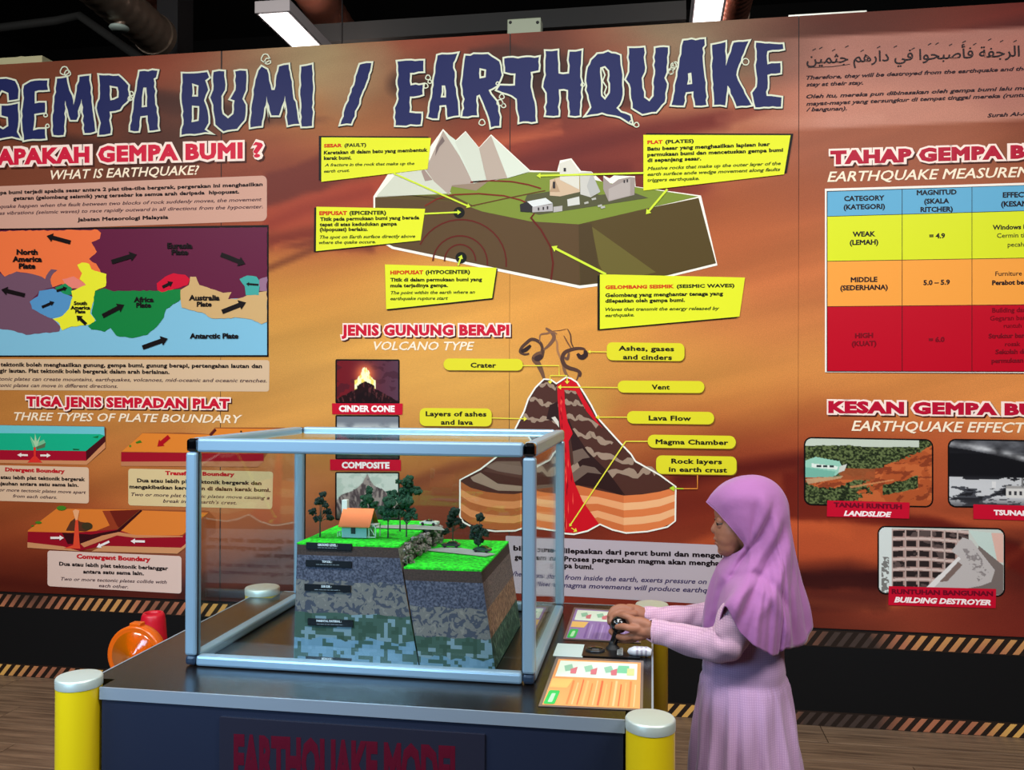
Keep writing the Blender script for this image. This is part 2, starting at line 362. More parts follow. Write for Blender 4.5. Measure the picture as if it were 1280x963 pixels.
# ================================================================== MURAL
mural = thing('exhibit_mural', 'wall-wide orange earthquake mural behind the display table', 'mural', (-.8, WD, ZBOT))
BG = [(-250,90,(95,45,30)),(0,100,(116,66,46)),(90,85,(118,58,40)),(160,80,(130,58,40)),(235,85,(138,64,46)),(300,80,(128,88,66)),(350,85,(158,134,104)),(420,95,(160,138,104)),(460,110,(128,98,74)),(520,62,(140,66,48)),  # tan points near the ceiling light paint lens glare into the print
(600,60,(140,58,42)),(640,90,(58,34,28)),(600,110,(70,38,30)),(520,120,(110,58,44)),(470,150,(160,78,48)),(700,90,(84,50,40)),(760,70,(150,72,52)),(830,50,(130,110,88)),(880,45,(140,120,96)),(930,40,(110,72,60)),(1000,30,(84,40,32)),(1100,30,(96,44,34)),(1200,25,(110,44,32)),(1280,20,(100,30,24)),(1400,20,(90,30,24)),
(220,140,(80,46,38)),(30,160,(120,62,44)),(420,140,(172,104,66)),(430,165,(186,116,70)),(380,210,(150,64,44)),(360,170,(170,90,56)),(440,235,(152,58,40)),(345,235,(160,80,52)),(345,300,(182,92,52)),(370,262,(112,38,32)),(385,300,(172,88,50)),(340,350,(206,126,66)),(380,345,(202,118,62)),
(640,165,(152,66,44)),(700,185,(96,34,30)),(740,170,(118,44,36)),(660,200,(140,52,38)),(780,150,(152,76,56)),(860,150,(166,98,74)),(1000,165,(156,86,66)),(1060,160,(160,84,60)),(760,215,(112,38,34)),(1000,240,(164,82,54)),(1000,330,(180,94,58)),(960,300,(170,84,52)),(940,420,(190,104,62)),(1000,450,(198,116,66)),(1020,540,(168,78,46)),(1000,400,(180,98,60)),
(430,360,(208,124,64)),(400,400,(206,130,68)),(360,420,(206,130,70)),(500,400,(208,132,70)),(620,380,(208,128,66)),(700,400,(204,122,64)),(560,470,(208,134,72)),(620,500,(208,132,68)),(390,520,(204,128,70)),(360,460,(196,128,74)),(540,540,(206,130,70)),(900,460,(200,120,64)),(930,500,(196,112,62)),(960,540,(182,94,50)),(960,570,(150,60,38)),(860,560,(190,100,54)),
(900,585,(130,42,28)),(960,590,(104,28,22)),(870,620,(90,24,20)),(1000,600,(84,24,20)),(860,660,(104,30,22)),(870,680,(168,70,44)),(1000,640,(180,78,46)),(1040,560,(160,66,42)),(1060,630,(112,30,22)),(1050,670,(186,86,50)),(1080,700,(168,72,44)),(1030,710,(120,36,26)),(1010,745,(70,26,22)),(1070,740,(84,30,24)),(1080,765,(140,62,44)),(1160,770,(150,62,44)),(1240,770,(122,42,34)),(1280,700,(60,22,20)),(1270,660,(120,44,32)),(1190,650,(164,68,44)),(1170,575,(170,78,46)),(1175,610,(166,74,46)),(1250,640,(176,78,48)),(1400,700,(120,40,30)),
(150,500,(196,120,66)),(330,500,(200,124,70)),(20,520,(190,112,60)),(140,570,(190,104,58)),(200,620,(184,96,54)),(20,640,(168,82,46)),(60,640,(160,74,42)),(20,690,(120,44,28)),(30,730,(84,30,22)),(250,680,(186,100,66)),(300,600,(196,112,74)),(350,640,(190,104,70)),(300,660,(178,90,66)),(240,740,(84,42,40)),(300,720,(82,54,54)),(350,720,(62,48,48)),(340,690,(112,62,54)),(250,720,(128,64,54)),(200,750,(90,34,26)),(-150,500,(190,110,60)),(-200,740,(90,30,22)),
(500,640,(140,70,44)),(520,660,(112,52,40)),(560,640,(104,48,38)),(480,610,(170,92,54)),(560,600,(150,76,46)),(520,580,(196,118,62)),(470,570,(200,122,68)),(620,690,(110,40,28)),(750,765,(130,48,34)),(690,755,(124,44,32)),(860,765,(120,40,30)),(1000,785,(90,36,28)),(520,700,(100,44,34)),(1180,360,(160,80,52)),(1280,500,(196,110,64)),(1100,490,(196,110,62)),(1450,450,(180,96,60))]
def _lift(px, py, c):
    k = max(0, min(1, (c[0]-150)/50)); r = 1+.10*max(0, min(1, (px-850)/150))*k
    return (min(236, c[0]*(1+.03*k)*r), c[1]*(1+.14*k)*(1+.10*(r-1)/.1*.9), c[2]*(1+.04*k)*r)
BG = [(px, py, _lift(px, py, c)) for px, py, c in BG]
BG += [(1030,690,(206,90,52)),(1060,672,(206,90,52)),(1080,690,(200,86,50)),(1010,700,(190,76,46)),(370,205,(112,50,40)),(345,240,(104,44,38)),(390,250,(150,58,42)),(360,282,(172,74,50))]
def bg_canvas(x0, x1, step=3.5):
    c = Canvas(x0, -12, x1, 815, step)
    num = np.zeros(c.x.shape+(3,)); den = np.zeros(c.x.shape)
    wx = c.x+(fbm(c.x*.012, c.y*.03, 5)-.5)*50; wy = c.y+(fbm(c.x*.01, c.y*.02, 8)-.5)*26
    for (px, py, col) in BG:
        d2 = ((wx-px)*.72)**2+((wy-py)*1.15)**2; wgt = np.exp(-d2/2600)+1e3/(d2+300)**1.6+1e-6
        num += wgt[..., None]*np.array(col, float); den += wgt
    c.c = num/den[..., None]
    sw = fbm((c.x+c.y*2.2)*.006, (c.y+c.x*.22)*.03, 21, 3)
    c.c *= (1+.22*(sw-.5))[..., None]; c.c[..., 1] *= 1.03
    D = [([(330,302),(400,290),(520,262),(600,240)], 9, (110,36,30), .55), ([(338,280),(380,262),(460,240)], 7, (96,32,28), .6), ([(330,338),(392,312),(450,296)], 4, (96,44,30), .5),
         ([(560,225),(640,208),(740,182),(830,160),(900,150)], 12, (96,32,30), .6), ([(620,240),(700,215),(780,212)], 9, (88,30,28), .5), ([(450,200),(560,190),(700,165)], 4, (186,92,60), .5),
         ([(345,310),(352,306),(460,290),(560,280)], 3, (206,110,60), .4), ([(500,105),(590,110),(660,95),(740,108)], 13, (52,32,28), .65), ([(150,120),(230,128),(330,145)], 9, (66,40,34), .6), ([(-40,158),(60,172),(160,190)], 8, (56,34,28), .6),
         ([(1005,590),(1050,588),(1090,640),(1150,650),(1220,668),(1290,690)], 7, (64,20,18), .6), ([(1000,722),(1060,716),(1120,730)], 13, (58,20,20), .6), ([(1000,752),(1100,760),(1200,740),(1290,680)], 5, (190,92,52), .45),
         ([(850,600),(900,590),(960,582),(1010,575)], 10, (80,20,18), .6), ([(850,690),(890,676),(1010,655),(1060,668)], 7, (200,92,50), .45), ([(1120,640),(1190,650),(1290,655)], 6, (190,86,50), .4),
         ([(420,640),(500,612),(570,585),(640,570)], 7, (120,58,40), .45), ([(230,735),(290,716),(345,700),(372,690)], 9, (70,46,48), .5), ([(228,745),(372,742)], 8, (44,36,36), .6), ([(0,728),(80,736),(230,745)], 7, (78,26,20), .5),
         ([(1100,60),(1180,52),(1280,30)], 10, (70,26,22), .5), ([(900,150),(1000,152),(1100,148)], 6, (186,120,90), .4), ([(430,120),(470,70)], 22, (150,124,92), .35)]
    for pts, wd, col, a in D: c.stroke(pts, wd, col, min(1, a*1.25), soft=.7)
    for pts, col, a in (([(330,216),(366,207),(420,186),(470,178),(470,215),(400,236),(330,264)], (100,40,34), .72), ([(330,264),(400,238),(480,222),(480,250),(400,280),(330,292)], (170,66,46), .6), ([(344,306),(400,298),(470,290),(470,318),(396,311)], (108,46,34), .75),
        ([(980,592),(1012,592),(1060,612),(1110,640),(1180,652),(1290,690),(1290,730),(1180,668),(1100,658),(1050,652),(980,648)], (98,26,20), .75), ([(980,650),(1050,654),(1110,660),(1180,672),(1100,690),(980,700)], (208,92,52), .35), ([(980,718),(1040,716),(1110,712),(1110,738),(1040,738),(980,740)], (54,20,20), .8), ([(980,740),(1110,738),(1110,762),(980,768)], (78,32,28), .6),
        ([(586,62),(640,56),(720,74),(800,104),(800,136),(720,128),(640,118),(590,96)], (56,32,28), .55), ([(600,262),(660,232),(760,190),(880,142),(960,120),(960,140),(880,164),(770,222),(700,262)], (112,40,34), .45), ([(440,196),(540,176),(620,168),(700,150),(700,158),(620,182),(540,196),(440,214)], (190,96,62), .4), ([(130,104),(230,118),(330,140),(420,150),(330,158),(220,146),(140,128)], (70,42,36), .5)):
        c.poly(pts, col, a, rag=10, sc=.03)
    # pale translucent verse banner at the top right fading in from the left
    top = 45-(c.x-1000)*.046; bot = 164-(c.x-1000)*.043
    fade = np.clip((c.x-930)/110, 0, 1)*np.clip((c.y-top)/4, 0, 1)*np.clip((bot-c.y)/4, 0, 1); c.mix(fade*.66, (206, 148, 132))
    return c
def board_x(px): return P(px, 400, 'y', WD).x
seams = [-470, -85, 276, 637, 998, 1360, 1620]
for a, bx in zip(seams[:-1], seams[1:]):
    xa, xb = board_x(a)+.0006, board_x(bx)-.0006
    xa = max(xa, -5.15); xb = min(xb, 3.5)
    bb = MB(); bb.box((xa, WD, ZBOT), (xb, WD+.018, ZTOP), mat('board_edge', (30, 22, 20), .7)); brd = bb.build('mural_board', mural)
    def bmp(px, py, L, xa=xa, xb=xb):
        return P(px, py, 'y', WD-.0003)
    # grid fitted exactly to this board
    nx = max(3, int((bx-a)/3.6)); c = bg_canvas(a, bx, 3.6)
    ny, nx = c.ny, c.nx
    def fit(px, py, L, xa=xa, xb=xb, a=a, bx=bx):
        p = P(px, py, 'y', WD-.0004); return Vector((min(max(p.x, xa), xb), p.y, min(max(p.z, ZBOT), ZTOP)))
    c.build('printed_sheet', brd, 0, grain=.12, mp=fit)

NAVY, RIM = (34, 40, 88), (214, 220, 196)
def jag(ct, amp, seed):
    rs = random.Random(seed); out = []
    for i, p in enumerate(ct):
        q = ct[(i+1) % len(ct)]; l = math.dist(p, q); n = max(1, int(l/14))
        for k in range(n):
            t = k/n; out.append((p[0]+(q[0]-p[0])*t+(rs.uniform(-amp, amp) if k else 0), p[1]+(q[1]-p[1])*t+(rs.uniform(-amp, amp) if k else 0)))
    return out
LET = [(1,'G',[[(-40,300),(-20,268),(20,262),(50,270),(62,300),(60,330),(30,335),(28,310),(5,300),(-12,330),(-10,420),(10,432),(28,420),(26,390),(5,385),(5,352),(60,345),(62,400),(56,440),(68,462),(40,455),(0,462),(-35,440)]]),
(1,'E',[[(80,285),(102,272),(158,268),(160,300),(116,305),(116,345),(150,342),(150,375),(114,380),(110,435),(150,430),(152,462),(80,468),(73,400)]]),
(1,'M',[[(178,450),(175,400),(190,262),(222,258),(245,350),(265,256),(298,252),(305,340),(318,438),(282,444),(272,330),(255,400),(235,400),(218,335),(212,450)]]),
(1,'P',[[(330,250),(395,252),(428,285),(430,330),(400,365),(365,372),(368,445),(330,450),(336,410),(322,360),(332,330)],[(365,285),(392,290),(395,325),(368,335)]]),
(1,'A',[[(434,435),(455,300),(465,238),(525,236),(520,258),(512,262),(528,432),(498,436),(492,385),(468,388),(462,437)],[(478,292),(488,292),(490,356),(472,358)]]),
(1,'B',[[(608,245),(690,240),(697,258),(684,268),(694,300),(680,335),(692,370),(695,410),(682,432),(697,442),(605,450),(612,400),(605,330)],[(640,278),(662,285),(660,322),(640,322)],[(640,352),(664,354),(662,403),(638,408)]]),
(1,'U',[[(712,240),(748,238),(750,300),(738,320),(742,380),(760,395),(778,380),(782,335),(768,330),(785,300),(784,238),(820,236),(820,300),(808,330),(819,350),(815,400),(790,430),(745,438),(718,415),(711,350),(701,325),(711,300)]]),
(1,'M',[[(835,425),(845,300),(862,235),(872,222),(890,232),(905,300),(915,300),(930,222),(962,215),(975,300),(998,413),(960,418),(950,320),(930,385),(905,385),(888,320),(872,420)]]),
(1,'I',[[(1004,222),(1040,215),(1044,300),(1040,420),(1006,422),(1003,330)]]),
(1,'/',[[(1135,415),(1200,215),(1238,210),(1234,235),(1170,413)]]),
(2,'E',[[(258,205),(345,202),(345,238),(300,243),(302,285),(344,282),(342,315),(300,322),(298,375),(338,378),(335,415),(252,418),(250,360),(262,330)]]),
(2,'A',[[(360,390),(375,310),(392,185),(458,178),(450,200),(444,210),(462,385),(425,392),(420,350),(398,352),(392,395)],[(406,285),(417,285),(420,325),(402,325)]]),
(2,'R',[[(485,185),(560,180),(597,205),(606,250),(590,285),(562,300),(590,340),(600,390),(598,420),(570,425),(563,390),(532,315),(522,320),(524,385),(474,388),(482,330),(472,280)],[(532,227),(554,232),(552,258),(532,262)]]),
(2,'T',[[(614,195),(730,190),(728,235),(702,240),(702,290),(715,340),(720,405),(664,408),(656,330),(640,318),(590,300),(600,285),(650,285),(652,245),(617,240)]]),
(2,'H',[[(752,170),(792,168),(795,245),(830,245),(832,172),(872,168),(868,240),(872,290),(866,385),(832,385),(827,300),(796,298),(795,385),(752,385),(756,310),(744,290),(753,250)]]),
(2,'Q',[[(905,200),(925,180),(960,172),(1000,185),(1008,250),(1006,330),(988,360),(1003,375),(1034,386),(1040,412),(1015,398),(985,385),(940,375),(887,385),(905,358),(888,300),(890,240)],[(934,225),(950,220),(964,235),(966,310),(950,333),(937,320)]]),
(2,'U',[[(1030,160),(1080,158),(1082,240),(1072,260),(1080,325),(1098,338),(1112,320),(1118,160),(1160,158),(1156,240),(1148,260),(1157,280),(1149,340),(1120,373),(1075,380),(1042,360),(1032,280),(1020,265),(1031,240)]]),
(3,'A',[[(105,350),(125,240),(145,135),(215,130),(216,150),(208,160),(222,350),(184,352),(178,305),(153,308),(145,352)],[(160,245),(171,242),(174,280),(157,282)]]),
(3,'K',[[(240,150),(285,140),(286,220),(312,142),(362,137),(330,215),(321,250),(345,300),(371,350),(322,355),(292,285),(284,352),(247,350),(241,250)]]),
(3,'E',[[(387,142),(476,147),(478,163),(425,170),(425,215),(468,210),(468,243),(425,250),(422,320),(472,325),(470,356),(385,358),(374,310),(389,290)]])]
for i, (f, ch, cts) in enumerate(LET):
    cj = [jag(c, 2.6, i*7+j) for j, c in enumerate(cts)]
    pr = PR(FR[f])
    for lv, bev, col in ((6, 7.2, (36, 26, 28)), (7, 5.8, RIM), (8, 0, NAVY)):
        v, fs = outline_geo(cj, bev); d = 1.5 if lv == 6 else 0
        pr.add([pr.W((q[0]+d, q[1]+d), lv+(.8*max(q[2], 0)/bev if bev else 0)) for q in v], fs, flat(col))
    pr.build('title_letter', mural)
sq = PR(FR[1])
for (cx, cy, r) in ((215, 236, 14), (225, 244, 10), (885, 194, 14), (892, 204, 10), (438, 312, 7), (434, 328, 7), (152, 384, 6), (158, 420, 6)):
    sq.stroke([(cx+r*math.cos(a)*(1+.15*math.sin(3*a)), cy+r*math.sin(a)) for a in [k*.5236 for k in range(12)]], 4, RIM, 9, closed=True); sq.build('title_flourish', mural); sq = PR(sq.fr)
sq = PR(FR[2])
for (cx, cy, r) in ((360, 258, 8), (352, 286, 8), (366, 272, 6), (1185, 215, 9), (1168, 238, 9), (1176, 226, 7), (606, 322, 8), (600, 342, 10), (612, 352, 7), (540, 408, 10), (1055, 416, 8), (1038, 408, 6), (876, 282, 6), (592, 278, 5)):
    sq.stroke([(cx+r*math.cos(a)*(1+.15*math.sin(3*a)), cy+r*math.sin(a)) for a in [k*.5236 for k in range(12)]], 3.6, RIM, 9, closed=True); sq.build('title_flourish', mural); sq = PR(sq.fr)
sq.stroke([(940,225),(950,250),(942,270),(955,290),(948,310),(955,325)], 5, RIM, 9); sq.build('title_flourish', mural); sq = PR(FR[3])
for (cx, cy, r) in ((352, 206, 11), (112, 218, 9), (103, 240, 8)):
    sq.stroke([(cx+r*math.cos(a), cy+r*math.sin(a)) for a in [k*.5236 for k in range(12)]], 3.6, RIM, 9, closed=True); sq.build('title_flourish', mural); sq = PR(sq.fr)

RED, PINKW, CRM = (200, 22, 50), (250, 226, 214), (250, 232, 205)
def head(fr, t, a, b_, h, **k):
    p = PR(FR[fr]); p.heading(t, a, b_, h, k.get('c', RED), k.get('oc', PINKW), L=2, bold=k.get('bold', .06), ow=.11, spacing=1.1); p.build('heading', mural)
def sub(fr, t, a, b_, h, bold=.015, c=CRM, shear=.25):
    p = PR(FR[fr]); p.text(t, a, b_, h, c, 3, bold=bold, shear=shear); p.build('subheading', mural)
head('q', 'APAKAH GEMPA BUMI', (-18, 133), (1142, 101), 66, c=(206, 30, 62)); head('q', '?', (1188, 99), (1238, 97), 66, c=(206, 30, 62), bold=.03)
sub('q', 'WHAT IS EARTHQUAKE?', (238, 205), (938, 181), 42)
head('r', 'TIGA JENIS SEMPADAN PLAT', (120, 247), (1050, 258), 40)
sub('r', 'THREE TYPES OF PLATE BOUNDARY', (64, 313), (1108, 326), 36)
head('a', 'JENIS GUNUNG BERAPI', (150, 93), (824, 92), 38)
sub('a', 'VOLCANO TYPE', (280, 153), (684, 154), 33)
head(7, 'TAHAP GEMPA BUMI', (242, 107), (1175, 78), 45, bold=.068, c=(176, 16, 50))
sub(7, 'EARTHQUAKE MEASUREMENT', (230, 178), (1160, 155), 38)
head('c', 'KESAN GEMPA BUMI', (172, 110), (1090, 122), 40, bold=.068, c=(184, 16, 50))
sub('c', 'EARTHQUAKE EFFECT', (262, 182), (942, 190), 38)
TB = (26, 16, 20); TI = (70, 44, 54)
def tbox(fr, quad, col, lines, r=14, L=2, name='text_box', c2=None):
    p = PR(FR[fr]); p.rrect(*quad, col, L, r); o = p.build(name, mural)
    t = PR(FR[fr])
    for ln in lines:
        s, a, b_, h = ln[:4]; h *= 1.14; st = ln[4] if len(ln) > 4 else 'b'
        if st == 'b': t.text(s, a, b_, h, TB, L+1, bold=.045, spacing=1.05)
        elif st == 'i': t.text(s, a, b_, h, TI, L+1, bold=.015, shear=.25)
        elif st == 'r': t.text(s, a, b_, h, (190, 30, 40), L+1, bold=.06, spacing=1.05)
        elif st == 'n': t.text(s, a, b_, h, (60, 50, 90), L+1, bold=.02, shear=.25)
        elif st == 'v': t.text(s, a, b_, h, (40, 26, 30), L+1, bold=.02, shear=.25)
    t.build('body_text', o)
tbox('q', ((-160,243),(1256,186),(1256,400),(-160,450)), (204,158,140), [
 ('Gempa bumi terjadi apabila sesar antara 2 plat tiba-tiba bergerak, pergerakan ini menghasilkan', (-62,277),(1236,235),14),
 ('getaran (gelombang seismik) yang tersebar ke semua arah daripada  hipopusat.', (62,302),(1126,270),14),
 ('Earthquake happen when the fault between two blocks of rock suddenly moves, the movement', (-70,342),(1232,306),14,'i'),
 ('causes vibrations (seismic waves) to race rapidly outward in all directions from the hypocenter.', (-60,373),(1238,340),14,'i'),
 ('Jabatan Meteorologi Malaysia', (364,402),(792,390),14)], r=24)
tbox('r', ((-160,32),(1232,38),(1230,182),(-160,174)), (214,184,150), [
 ('Plat tektonik boleh menghasilkan gunung, gempa bumi, gunung berapi, pertengahan lautan dan', (-52,66),(1198,74),15),
 ('pinggir lautan. Plat tektonik boleh bergerak dalam arah berlainan.', (-50,94),(775,101),15),
 ('Tectonic plates can create mountains, earthquakes, volcanoes, mid-oceanic and oceanic trenches.', (-50,131),(1220,140),14,'i'),
 ('Tectonic plates can move in different directions.', (-50,160),(538,165),14,'i')], r=12)
tbox('p', ((-120,268),(486,282),(486,480),(-120,462)), (222,190,160), [
 ('Divergent Boundary', (28,303),(355,313),17,'r'), ('Dua atau lebih plat tektonik bergerak', (-62,343),(466,357),16),
 ('menjauhan antara satu sama lain.', (-58,378),(430,388),16), ('Two or more tectonic plates move apart', (-70,411),(470,427),15,'i'), ('from each others.', (70,447),(312,455),15,'i')], r=14)
tbox(8, ((540,357),(1150,370),(1146,528),(540,512)), (218,196,146), [
 ('Transform Boundary', (695,383),(988,389),13,'r'), ('Dua atau lebih plat tektonik bergerak dan', (577,414),(1101,426),13),
 ('mengakibatkan kerosakan di dalam kerak bumi.', (545,440),(1139,455),13), ('Two or more plat tectonic plates move causing a', (552,472),(1135,487),12,'i'), ('break in the earth’s crest.', (686,500),(996,508),12,'i')], r=12)
tbox(8, ((200,702),(764,726),(764,884),(200,852)), (222,196,184), [
 ('Convergent Boundary', (322,735),(634,748),15,'r'), ('Dua atau lebih plat tektonik berlanggar', (249,765),(708,785),13),
 ('antara satu sama lain.', (350,798),(606,806),13), ('Two or more tectonic plates collide with', (256,828),(702,842),12,'i'), ('each other.', (416,856),(540,862),12,'i')], r=12)
tbox('g', ((-20,226),(800,262),(800,452),(-20,405)), (182,170,178), [
 ('bila', (4,272),(52,274),13), ('tunel', (98,276),(144,278),13), ('dilepaskan dari perut bumi dan mengenai', (152,280),(692,296),13), ('gegaran.', (8,300),(88,303),13), ('Proses pergerakan magma akan menghasilkan', (163,306),(722,322),13),
 ('gempa bumi.', (118,324),(256,332),13), ('When magma rises', (-10,352),(150,360),13,'n'), ('from inside the earth, exerts pressure on', (166,364),(612,378),13,'n'), ('volcano,', (70,382),(140,385),13,'n'), ('magma movements will produce earthquake', (154,388),(668,407),13,'n')], r=4)
# verse panel text at the top right
p = PR(FR[3]); ar = ''.join(map(chr, [0xFEE6,0xFEF4,0xFEE4,0xFE9C,0xFE9F,32,0xFEE2,0xFEEB,0xFEAD,0xFE8D,0xFEA9,32,0xFEF2,0xFED3,32,0xFE8D,0xFEEE,0xFEA4,0xFE92,0xFEBB,0xFE84,0xFED3,32,0xFE94,0xFED4,0xFE9F,0xFEAE,0xFEDF,0xFE8D,32,0xFEE2,0xFEEC,0xFE97,0xFEAC,0xFEA7,0xFE84,0xFED3]))
p.text(ar, (555, 213), (1470, 180), 34, (34, 24, 28), 3, bold=.012)
for q in ((575,168),(597,163),(640,170),(684,158),(735,172),(790,160),(846,158),(905,165),(960,150),(985,148),(1030,152),(1075,142),(1110,150),(1160,135),(1200,140),(1245,140)):
    p.stroke([q, (q[0]+11, q[1]-6)], 3, (44, 32, 34), 3)
p.stroke([(560,225),(640,222),(700,214)], 2.0, (60,40,40), 3)
for t, a, b_, h in (('Therefore, they will be destroyed from the earthquake and they will', (554,265),(1358,231),12), ('stay at their stay.', (554,288),(744,281),12),
  ('Oleh itu, mereka pun dibinasakan oleh gempa bumi lalu menjadi', (554,328),(1352,296),12), ('mayat-mayat yang tersungkur di tempat tinggal mereka (runtuhan', (554,352),(1330,320),12), ('/ bangunan).', (554,371),(690,367),12), ("Surah Al-A'raf", (1158,391),(1336,382),12)):
    p.text(t, a, b_, h, (44, 26, 34), 3, bold=.028, shear=.25)
p.build('verse_text', mural)

# ---- plate map
p = PR(FR[4]); p.poly([(-330,92),(1131,72),(1131,628),(-330,628)], (20,14,16), 2); pm_ = p.build('plate_map', mural)
MP = [('sea', (98,30,62), [(-330,98),(1124,82),(1124,400),(-330,420)]), ('sea', (128,190,218), [(-330,400),(1124,380),(1124,620),(-330,622)]),
 ('n', (238,116,64), [(-330,102),(-330,330),(-10,260),(20,290),(70,268),(120,275),(160,285),(190,300),(215,335),(260,320),(300,340),(340,335),(380,290),(425,275),(405,235),(375,215),(395,205),(408,185),(385,145),(420,130),(425,105),(410,92)]),
 ('e', (98,30,62), [(410,92),(425,105),(420,130),(385,145),(408,185),(375,215),(405,235),(448,275),(447,340),(470,350),(530,345),(600,348),(680,345),(760,342),(850,330),(880,350),(940,355),(975,352),(955,385),(1000,375),(1030,385),(1040,350),(1124,348),(1124,82)]),
 ('p', (112,80,100), [(-330,310),(-30,250),(20,290),(70,268),(120,275),(160,285),(190,300),(205,270),(215,258),(242,262),(225,275),(212,300),(222,335),(165,350),(130,395),(135,420),(170,445),(220,465),(255,500),(250,520),(165,530),(110,535),(60,518),(0,510),(-330,530)]),
 ('pk', (232,130,116), [(262,300),(310,288),(345,310),(370,330),(330,340),(280,335)]),
 ('g2', (30,140,84), [(232,335),(275,318),(300,335),(310,365),(270,372),(240,352)]),
 ('b', (84,146,196), [(165,350),(225,340),(265,360),(305,375),(300,420),(265,455),(215,465),(170,445),(135,425),(125,395),(160,372)]),
 ('y', (232,232,50), [(325,240),(345,230),(375,235),(385,258),(425,272),(448,278),(445,330),(400,350),(395,390),(380,445),(400,470),(395,490),(340,495),(300,500),(262,516),(250,485),(222,468),(262,455),(290,425),(305,375),(300,350),(362,325),(335,300),(345,275)]),
 ('af', (20,128,62), [(400,348),(445,340),(480,352),(560,348),(660,350),(760,342),(765,380),(740,400),(700,425),(690,460),(660,500),(620,535),(555,548),(490,538),(465,505),(440,522),(385,512),(370,498),(405,475),(385,445),(395,390)]),
 ('r', (206,18,52), [(660,318),(695,290),(730,275),(780,282),(800,300),(790,325),(740,340),(680,355),(662,345)]),
 ('au', (206,170,116), [(760,345),(795,325),(800,290),(825,290),(840,325),(905,345),(940,358),(975,355),(960,385),(1010,380),(1040,368),(1124,350),(1124,480),(1100,490),(1060,470),(1000,462),(930,465),(890,465),(850,440),(800,430),(765,420),(760,380)]),
 ('t', (66,164,156), [(1008,300),(1040,285),(1080,290),(1095,310),(1090,368),(1035,368),(1030,330)]), ('l', (150,112,140), [(1092,300),(1124,290),(1124,350),(1092,350)])]
for i, (n_, col, pts) in enumerate(MP):
    q = PR(FR[4]); q.poly(jag(pts, 2.6, i+50) if n_ != 'sea' else pts, col, 3+i*.5); q.build('map_region', pm_)
BK = (22, 16, 18)
q = PR(FR[4])
for a, b_, wd in (((296,145),(196,118),17),((470,228),(575,196),19),((930,196),(1032,236),19),((104,368),(5,344),17),((238,350),(282,336),10),((684,334),(728,312),13),((1088,324),(1036,320),8),((432,456),(523,408),19),((176,418),(228,396),11),((362,490),(322,453),14),((935,438),(1036,398),20),((600,588),(706,550),19)):
    q = PR(FR[4]); q.arrow(a, b_, wd, BK, 12, head=2.2, hl=1.5); q.build('map_arrow', pm_)
q = PR(FR[4])
for t, cx, y, h, sl in (('North',114,196,21,-.02),('America',114,226,21,-.02),('Plate',114,255,21,-.02),('Eurasia',757,170,22,0),('Plate',757,197,21,0),('Africa',605,396,20,0),('Plate',605,419,19,0),('Australia',860,389,21,0),('Plate',860,415,19,0),('Antarctic Plate',901,549,20,0),('South',338,408,14,0),('America',338,427,14,0),('Plate',338,443,13,0)):
    q.textc(t, cx, y, h, BK, 13, bold=.045, wx=1.15)
q.build('map_label', pm_)

# ---- three boundary block diagrams
def bdiag(fr): return PR(FR[fr])
p = bdiag('p'); S = (126, 20, 34)
p.poly([(-120,60),(0,50),(570,58),(580,70),(578,180),(475,268),(-120,255)], (110,60,34), 2)
p.poly([(-120,50),(570,60),(572,112),(-120,110)], (110,200,212), 3); p.poly([(-120,94),(545,100),(572,108),(470,193),(-120,186)], (24,178,136), 4)
p.poly([(-120,186),(470,194),(472,246),(-120,240)], (164,18,44), 3); p.poly([(470,194),(574,108),(576,142),(472,246)], (70,20,26), 3); p.poly([(-120,240),(472,246),(576,142),(576,176),(474,268),(-120,256)], (206,140,96), 3)
p.poly([(150,256),(184,220),(184,172),(196,172),(196,220),(232,256)], (222,52,44), 5); p.poly([(180,172),(165,120),(200,150),(240,130),(250,150),(200,170)], (120,196,150), 5); p.poly([(200,170),(250,148),(245,172),(200,184)], (90,110,80), 5)
p.poly([(195,172),(165,110),(188,140),(192,96),(202,140),(222,108),(205,165)], (170,212,170), 6)
p.poly([(398,180),(436,182),(430,188),(400,187)], (30,80,40), 5); p.poly([(505,118),(540,108),(535,122)], (20,120,60), 5)
p.arrow((152,216),(94,214),10,(240,230,225),6,head=2.4,hl=2.2); p.arrow((220,217),(278,217),10,(240,230,225),6,head=2.4,hl=2.2)
p.build('divergent_diagram', mural)
p = bdiag(8)
p.poly([(510,288),(600,207),(770,206),(880,212),(905,184),(1200,184),(1100,330),(1085,352),(510,346)], (150,84,44), 2)
p.poly([(512,286),(600,208),(880,214),(905,188),(1190,190),(1110,294)], (226,132,48), 3); p.poly([(510,288),(1110,294),(1110,326),(510,328)], (160,20,40), 4); p.poly([(510,328),(1110,326),(1085,350),(510,346)], (190,124,86), 4)
p.poly([(880,214),(905,188),(912,196),(890,220)], (90,30,30), 5)
p.poly([(570,246),(590,237),(598,247),(575,252)], (70,120,30), 5); p.arrow((712,222),(662,264),18,(176,16,30),6,head=2,hl=1.4); p.disc((548,262),5,(90,130,40),5); p.disc((1015,201),4,(60,40,20),5)
p.build('transform_diagram', mural)
p = bdiag('p')
p.poly([(150,632),(305,505),(770,512),(1140,520),(1180,560),(1180,640),(970,755),(150,722)], (150,80,44), 2)
p.poly([(152,628),(310,508),(765,514),(640,620),(560,640),(480,648),(390,640),(152,634)], (222,124,48), 3); p.poly([(640,640),(770,518),(1140,530),(1000,650),(960,660),(740,655)], (224,128,52), 4)
p.poly([(560,520),(765,514),(640,620),(560,640),(480,648),(600,600)], (150,60,34), 4); p.poly([(600,520),(765,514),(650,612),(640,600)], (110,34,24), 5)
p.poly([(152,634),(390,640),(640,622),(740,655),(1000,655),(1090,600),(1090,640),(990,722),(560,712),(430,740),(340,715),(150,692)], (150,18,36), 5)
